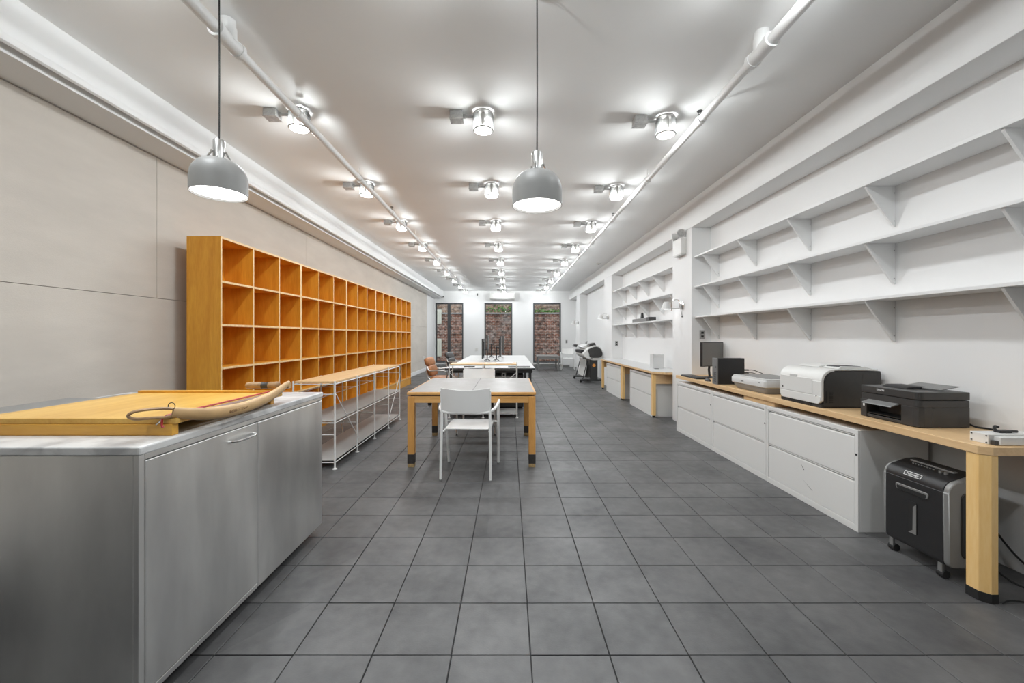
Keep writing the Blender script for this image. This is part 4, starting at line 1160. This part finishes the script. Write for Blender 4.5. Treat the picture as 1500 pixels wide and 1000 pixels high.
npo.location = Vector((HX0 + .0105, 0, .4945)) - Vector(sh.location) + Vector((0, 0, 0)); npo.rotation_euler = (0, math.radians(30), 0)
npi = MB().prism(rrect(2.251, 2.342, -.010, .010, .002), 'x', -.0022, -.001).build('nameplate_field', 'black2', parent=npo, world=False)
tx = text('lettering', 'Fellowes', .019, (-.0024, 2.2965, 0), (PI / 2, 0, -PI / 2), 'label_white', parent=npo, world=False, depth=.0003)
npo.location.y = 0 - sh.location.y
MB().prism(rrect(HX0 + .105, HX0 + .130, 2.17, 2.41, .006), 'z', .541, .550).build('feed_slot', 'silver', parent=sh, bevel=.002)
MB().prism(rrect(HX0 + .112, HX0 + .122, 2.18, 2.40, .003), 'z', .548, .551).build('feed_mouth', 'rubber', parent=sh, smooth=0)
for k in range(2): MB().cyl((HX0 + .085, 2.19 + k * .028, .530), (HX0 + .085, 2.19 + k * .028, .545), .009, 12).build('button', 'silver', parent=sh)
for k in range(8): MB().box(HX0 + .080, HX0 + .086, 2.25 + k * .016, 2.257 + k * .016, .536, .5425).build('icon', 'midgrey', parent=sh, smooth=0)
for y in (2.155, 2.43):
    for x in (HX0 + .03, HX1 - .04):
        c = MB(); c.cyl((x, y - .018, .021), (x, y + .018, .021), .021, 14)
        co = c.build('caster', 'rubber', parent=sh)
        MB().box(x - .018, x - .003, y - .012, y + .012, .03, .078).build('caster_fork', 'midgrey', parent=co, bevel=.003, smooth=0)
for k, pts in enumerate(([(2.53, 2.2, .12), (2.60, 2.1, .01), (2.66, 1.9, .006), (2.62, 1.75, .006), (2.52, 1.7, .006)], [(2.73, 2.4, .35), (2.72, 2.2, .12), (2.70, 2.0, .04), (2.72, 1.8, .03), (2.74, 1.5, .02)], [(2.35, 1.93, .006), (2.42, 1.955, .006), (2.50, 1.93, .006), (2.62, 1.86, .006), (2.74, 1.85, .006)])):
    lab = ['black shredder lead lying on the floor behind the table leg', 'black cable hanging down the wall behind the shredder', 'thin black cable on the tiles at the foot of the worktop leg'][k]
    tag(MB().tube(cr(pts, 8), .005 if k < 2 else .003, 8).build('power_cable', 'rubber'), lab, 'cable')

# ------------------------------------------------------------------ fittings on the right wall
def outlet(label, x, y, z, axis, m='galv', w=.075, h=.12, sock='black'):
    t = thing('wall_outlet', label, 'outlet', (x, y, z))
    if axis == 'y':
        MB().box(x - w / 2, x + w / 2, y - .008, y, z - h / 2, z + h / 2).build('plate', m, parent=t, bevel=.002, smooth=0)
        for k in (-1, 1): MB().box(x - .017, x + .017, y - .010, y - .008, z + k * .025 - .014, z + k * .025 + .014).build('socket', sock, parent=t, bevel=.002, smooth=0)
    else:
        s = 1 if axis == '-x' else -1
        a, b = sorted((x, x + .008)) if axis == '+x' else sorted((x - .008, x))
        MB().box(a, b, y - w / 2, y + w / 2, z - h / 2, z + h / 2).build('plate', m, parent=t, bevel=.002, smooth=0)
        q = (b, b + .002) if axis == '+x' else (a - .002, a)
        for k in (-1, 1): MB().box(q[0], q[1], y - .017, y + .017, z + k * .025 - .014, z + k * .025 + .014).build('socket', sock, parent=t, bevel=.002, smooth=0)
outlet('metal outlet plate on the end wall above the monitor', 2.645, 5.559, 1.30, 'y')
outlet('metal outlet plate on the end wall above the white second worktop', 2.62, 9.899, 1.10, 'y')
outlet('white outlet plate low on the beige panel wall near the windows', XL, 14.6, .50, '+x', 'whiteplas', .16, .12, 'offplas')
outlet('white double outlet plate on the back wall between the left windows', -1.36, YB, .72, 'y', 'whiteplas', .12, .12, 'offplas')
outlet('grey switch plate on the back wall beside the right window', 2.38, YB, 1.05, 'y', 'galv', .08, .13)

def sconce(label, y, z, on=True):
    t = thing('wall_lamp', label, 'wall lamp', (XH, y, z), group='swing arm wall lamps on the pilasters')
    MB().lathe([(.055, 0), (.055, -.012), (.045, -.018), (.001, -.018)], (XH, y, z), 24, 'x').build('wall_plate', 'chrome', parent=t)
    MB().box(XH - .05, XH - .018, y - .012, y + .012, z - .06, z + .02).build('bracket', 'alu', parent=t, bevel=.003, smooth=0)
    MB().tube(cr([(XH - .04, y, z + .01), (XH - .045, y + .01, z + .055), (XH - .06, y + .03, z + .085), (XH - .10, y + .07, z + .085), (XH - .12, y + .11, z + .075)], 5), .006, 8).build('upper_arm', 'chrome', parent=t)
    MB().tube([(XH - .045, y, z - .045), (XH - .10, y + .07, z - .04), (XH - .115, y + .105, z - .035)], .006, 8).build('lower_arm', 'chrome', parent=t)
    MB().cyl((XH - .12, y + .11, z - .07), (XH - .12, y + .11, z + .085), .007, 8).build('joint_rod', 'chrome', parent=t)
    c = (XH - .16, y + .20, 0)
    MB().lathe([(.036, z + .070), (.080, z - .040), (.078, z - .040), (.034, z + .068)], c, 28, closed=True).build('shade', 'offplas', parent=t)
    MB().cyl((c[0], c[1], z + .02), (c[0], c[1], z + .06), .018, 12).build('socket', 'whiteplas', parent=t)
    MB().lathe([(.001, z - .035), (.022, z - .025), (.028, z - .005), (.018, z + .02), (.001, z + .021)], c, 14).build('bulb', 'glow' if on else 'whiteplas', parent=t)
    if on: light('bulb_light', 'POINT', Vector((c[0], c[1], z - .045)) - Vector((XH, y, z)), P_SCONCE, parent=t, size=.025)
sconce('chrome swing arm wall lamp on the pilaster beyond the printers', 5.84, 1.72, True)
sconce('chrome swing arm wall lamp on the second pilaster, above the second worktop end', 10.2, 1.76, True)
sconce('chrome swing arm wall lamp on the farthest pilaster near the back wall', 14.6, 1.76, True)
tb_ = thing('pull_chain', 'small dark switch hanging below the nearest chrome wall lamp', 'switch', (XH - .01, 5.86, 1.58))
MB().tube([(XH - .012, 5.88, 1.64), (XH - .008, 5.85, 1.575)], .003, 6).build('chain', 'dark', parent=tb_)
MB().box(XH - .014, XH - .002, 5.835, 5.875, 1.555, 1.572).build('rocker', 'midgrey', parent=tb_, bevel=.002, smooth=0)

em = thing('emergency_light', 'white emergency light box with two round lamps high on the first pilaster', 'emergency light', (XH, 5.86, 2.45))
MB().box(XH - .075, XH, 5.725, 6.0, 2.45, 2.675).build('box', 'whiteplas', parent=em, bevel=.006, smooth=0)
MB().box(XH - .070, XH - .004, 5.73, 5.99, 2.435, 2.449).build('bottom_cover', 'offplas', parent=em, smooth=0)
for y, ry in ((5.77, 1.2), (5.97, -.6)):
    hm = MB().lathe([(.001, .035), (.028, .032), (.048, .012), (.056, -.028), (.059, -.034), (.053, -.034), (.048, -.022), (.001, .006)], (0, 0, 0), 24, 'x').build('lamp_head', 'offplas', parent=em, world=False)
    hm.location = Vector((XH - .055, y, 2.742)) - Vector(em.location); hm.rotation_euler = (0, math.radians(-10), ry)
    MB().lathe([(.001, -.026), (.05, -.026), (.05, -.029), (.001, -.031)], (0, 0, 0), 24, 'x').build('lens', 'galv', parent=hm, world=False)
    MB().cyl((XH - .05, y, 2.674), (XH - .05, y, 2.70), .012, 10).build('swivel', 'midgrey', parent=em)

# ------------------------------------------------------------------ back wall fittings
ac = thing('air_conditioner', 'white split air conditioner above the middle window', 'air conditioner', (-.28, YB, 2.80))
MB().prism([(YB - .001, 2.79), (YB - .17, 2.79), (YB - .21, 2.84), (YB - .215, 3.02), (YB - .19, 3.05), (YB - .001, 3.05)], 'x', -.79, .225).build('body', 'whiteplas', parent=ac, smooth=25, bevel=.006)
MB().prism([(YB - .175, 2.786), (YB - .212, 2.832), (YB - .205, 2.834), (YB - .168, 2.789)], 'x', -.74, .175).build('louvre', 'offplas', parent=ac, smooth=0)
MB().box(-.74, .175, YB - .17, YB - .03, 3.0505, 3.056).build('intake_grille', 'midgrey', parent=ac, smooth=0)
th_ = thing('wall_sensor', 'small grey sensor high on the back wall left of the air conditioner', 'sensor', (-1.33, YB, 3.0))
MB().box(-1.36, -1.30, YB - .035, YB - .001, 2.95, 3.05).build('case', 'midgrey', parent=th_, bevel=.008, smooth=0)
MB().lathe([(.001, -.045), (.015, -.042), (.018, -.034)], (-1.33, YB, 2.99), 12, 'y').build('eye', 'black', parent=th_)
sc_ = thing('security_camera', 'small dark camera at the far end of the left beam', 'camera', (-2.70, 16.6, 2.86))
MB().cyl((-2.70, 16.55, 2.885), (-2.70, 16.70, 2.90), .022, 12).build('barrel', 'black2', parent=sc_)
MB().cyl((-2.718, 16.63, 2.91), (-2.70, 16.63, 2.90), .010, 8).build('mount', 'midgrey', parent=sc_)
sd = thing('smoke_detector', 'round white smoke detector on the ceiling beyond the right pipe', 'smoke detector', (2.29, 10.4, ZC))
MB().lathe([(.055, ZC - .0005), (.055, ZC - .02), (.042, ZC - .032), (.001, ZC - .034)], (2.29, 10.4, 0), 24).build('body', 'offplas', parent=sd)
MB().lathe([(.02, ZC - .0335), (.018, ZC - .04), (.001, ZC - .041)], (2.29, 10.4, 0), 14).build('sensor', 'midgrey', parent=sd)

# ------------------------------------------------------------------ sprinkler pipes
def sprinkler(label, x, tee_y, y_end, heads, hangers):
    zc = 1.28 + 1.75
    t = thing('sprinkler_pipe', label, 'pipe', (x, tee_y, zc), group='white sprinkler pipes under the ceiling')
    segs = [(YF, tee_y, .034, 'pipe')] + [(a, b, r, 'pipe') for a, b, r in ((tee_y, 6.0, .029), (6.0, 9.0, .025), (9.0, y_end, .021))]
    for a, b, r, n in segs:
        MB().cyl((x, a, zc), (x, b, zc), r, 18).build('pipe', 'trim', parent=t)
    te = MB()
    te.cyl((x, tee_y - .09, zc), (x, tee_y + .09, zc), .042, 20)
    te.cyl((x, tee_y - .105, zc), (x, tee_y - .075, zc), .047, 20); te.cyl((x, tee_y + .075, zc), (x, tee_y + .105, zc), .047, 20)
    te.cyl((x, tee_y, zc), (x, tee_y, zc + .075), .046, 20)
    te.build('tee', 'trim', parent=t)
    MB().cyl((x, tee_y, zc + .06), (x, tee_y, ZC - .001), .041, 20).build('drop_pipe', 'trim', parent=t)
    for y in heads:
        h = MB().cyl((x, y - .04, zc), (x, y + .04, zc), .036, 16).build('coupling', 'trim', parent=t)
        hd = MB(); hd.cyl((x, y, zc + .03), (x, y, zc + .052), .010, 10); hd.tube([(x - .010, y, zc + .052), (x - .010, y, zc + .078)], .0025, 6); hd.tube([(x + .010, y, zc + .052), (x + .010, y, zc + .078)], .0025, 6)
        hd.lathe([(.022, zc + .078), (.022, zc + .081), (.001, zc + .083)], (x, y, 0), 12)
        hd.build('sprinkler_head', 'dark', parent=h)
    for y in hangers:
        hh = MB().cyl((x, y, zc), (x, y, ZC - .001), .004, 8)
        ho = hh.build('hanger_rod', 'trim', parent=t)
        MB().tube([(x + .036 * math.cos(a), y, zc + .036 * math.sin(a)) for a in [2 * PI * k / 18 for k in range(18)]], .005, 6, closed=True).build('clip', 'trim', parent=ho)
sprinkler('white sprinkler pipe running above the left row of ceiling lamps', -1.665, 2.40, 14.7, (3.22, 5.75, 8.2, 11.0), (4.5, 7.2, 9.8, 12.6))
sprinkler('white sprinkler pipe running beside the right row of ceiling lamps', 1.55, 2.49, 16.3, (3.30, 6.05, 9.1, 12.2), (4.55, 7.6, 10.6, 13.8))

# ------------------------------------------------------------------ ceiling lamps
def ceiling_lamp():
    t = thing('ceiling_lamp', 'x', 'ceiling lamp')
    L_ = lambda mb, n, m, **k: mb.build(n, m, parent=t, world=False, **k)
    L_(MB().lathe([(.072, -.0005), (.072, -.012), (.022, -.014), (.022, -.050), (.016, -.052), (.001, -.052)], (0, 0, 0), 24), 'canopy', 'galv')
    for k in range(4):  # unseen fins added to split the bulb light into four ceiling lobes
        a = k * PI / 2; d = Vector((math.cos(a), math.sin(a), 0)); n = Vector((-d.y, d.x, 0))
        p = [d * .034 + n * s * .0135 for s in (-1, 1)] + [d * .038 + n * s * .0135 for s in (1, -1)]
        L_(MB().prism([(q.x, q.y) for q in p], 'z', -.139, -.014), 'bracket', 'galv', smooth=0)
    prof = []
    for k in range(13):
        prof.append((.084 + (.0022 if k % 2 else 0), -.022 - .128 * k / 12))
    L_(MB().lathe(prof + [(r - .003, z) for r, z in prof[::-1]], (0, 0, 0), 32, closed=True), 'glass_shade', 'lampglass')
    L_(MB().lathe([(.080, -.143), (.082, -.152), (.074, -.1525), (.073, -.143)], (0, 0, 0), 32, closed=True), 'rim', 'whiteplas')
    L_(MB().lathe([(.0735, -.147), (.074, -.152), (.05, -.155), (.001, -.156)], (0, 0, 0), 28), 'lens', 'glow')
    jb = L_(MB().box(-.275, -.170, -.05, .05, -.062, -.001), 'junction_box', 'galv', bevel=.003, smooth=0)
    MB().box(-.278, -.167, -.053, .053, -.066, -.062).build('cover_plate', 'galv', parent=jb, world=False, smooth=0)
    L_(MB().cyl((-.171, 0, -.03), (-.066, 0, -.03), .012, 10), 'conduit', 'galv')
    L_(MB().cyl((-.171, 0, -.03), (-.150, 0, -.03), .017, 10), 'conduit_nut', 'galv')
    light('down_light', 'AREA', (0, 0, -.160), P_DOWN, parent=t, size=.145)
    bl_ = light('bulb_light', 'POINT', (0, 0, -.138), P_SIDE, parent=t, size=.022)
    # made-up curve standing in for prismatic glass: brightens the ceiling, strongest near horizontal
    bl_.data.use_nodes = True
    N, L = bl_.data.node_tree.nodes, bl_.data.node_tree.links
    em_ = N['Emission']
    tc = N.new('ShaderNodeTexCoord'); sx = N.new('ShaderNodeSeparateXYZ'); L.new(tc.outputs['Normal'], sx.inputs[0])
    ab = N.new('ShaderNodeMath'); ab.operation = 'ABSOLUTE'; L.new(sx.outputs['Z'], ab.inputs[0])
    mxm = N.new('ShaderNodeMath'); mxm.operation = 'MAXIMUM'; mxm.inputs[1].default_value = .28; L.new(ab.outputs[0], mxm.inputs[0])
    pw = N.new('ShaderNodeMath'); pw.operation = 'POWER'; pw.inputs[1].default_value = -2.2; L.new(mxm.outputs[0], pw.inputs[0])
    L.new(pw.outputs[0], em_.inputs['Strength'])
    return t
lamp0 = ceiling_lamp(); used = False
ordn = ['first', 'second', 'third', 'fourth', 'fifth', 'sixth', 'seventh', 'eighth', 'ninth']
for (x, yo, row) in ((-1.745, -.03, 'left'), (-.218, 0, 'middle'), (1.34, .075, 'right')):
    for k in range(-2, 9):
        t = copy_tree(lamp0) if used else lamp0
        used = True
        t.location = (x, 3.4 + 1.6 * k + yo, ZC)
        lab = 'prismatic glass ceiling lamp, %s of the %s row counted from the pendants' % (ordn[k], row) if k >= 0 else \
              'prismatic glass ceiling lamp of the %s row %s' % (row, 'just short of the pendants' if k == -1 else 'by the front wall')
        tag(t, lab, group='prismatic ceiling lamps in three rows')

# ------------------------------------------------------------------ pendants
def pendant(label, x, y, zb, tilt):
    t = thing('pendant_lamp', label, 'pendant lamp', (x, y, zb))
    R = .1315; H_ = .185
    outer = [(R, 0)] + [(R, .075)] + [(R - .055 * (1 - math.cos(a)) - .035 * (a / 1.5708) ** 2, .075 + .105 * math.sin(a)) for a in [1.5708 * k / 8 for k in range(1, 9)]]
    outer += [(.03, H_)]
    inner_ = [(r - .003, max(z - .003, 0)) for r, z in outer[::-1]]
    loc_ = lambda mb, n, m, **k: mb.build(n, m, parent=t, world=False, **k)
    so = loc_(MB().lathe(outer + inner_, (0, 0, 0), 48, closed=True), 'shade', 'pendant', smooth=50)
    so.rotation_euler = tilt
    df = MB().lathe([(.001, .004), (.10, .005), (.1255, .010), (.12, .016), (.001, .018)], (0, 0, 0), 40).build('diffuser', 'pglow', parent=so, world=False)
    loc_(MB().lathe([(.001, .182), (.028, .182), (.0285, .188), (.0285, .282), (.026, .286), (.001, .286)], (0, 0, 0), 24), 'socket', 'alu', smooth=50)
    for a in (PI * .75, PI * 1.35, 0.1):
        d = Vector((math.cos(a), math.sin(a), 0))
        ar = loc_(MB().tube([d * .029 + Vector((0, 0, .222)), d * .036 + Vector((0, 0, .218)), d * .058 + Vector((0, 0, .178))], .0045, 8, flat=(1, 1.6)), 'bracket', 'chrome')
        MB().cyl(d * .026 + Vector((0, 0, .220)), d * .040 + Vector((0, 0, .220)), .006, 10).build('screw', 'chrome', parent=ar, world=False)
    loc_(MB().tube([(0, 0, .285), (.001, 0, .6), (0, 0, ZC - zb)], .0038, 8), 'cord', 'rubber')
    loc_(MB().lathe([(.055, ZC - zb - .0005), (.055, ZC - zb - .02), (.04, ZC - zb - .028), (.001, ZC - zb - .028)], (0, 0, 0), 24), 'ceiling_rose', 'whiteplas')
    light('pendant_light', 'AREA', (0, 0, -.004), P_PEND, parent=t, size=.24)
pendant('grey dome pendant lamp hanging over the counter side', -1.538, 2.15, 2.030, (0, 0, 0))
pendant('grey dome pendant lamp hanging in the middle of the room', .147, 2.15, 1.968, (0, 0, 0))
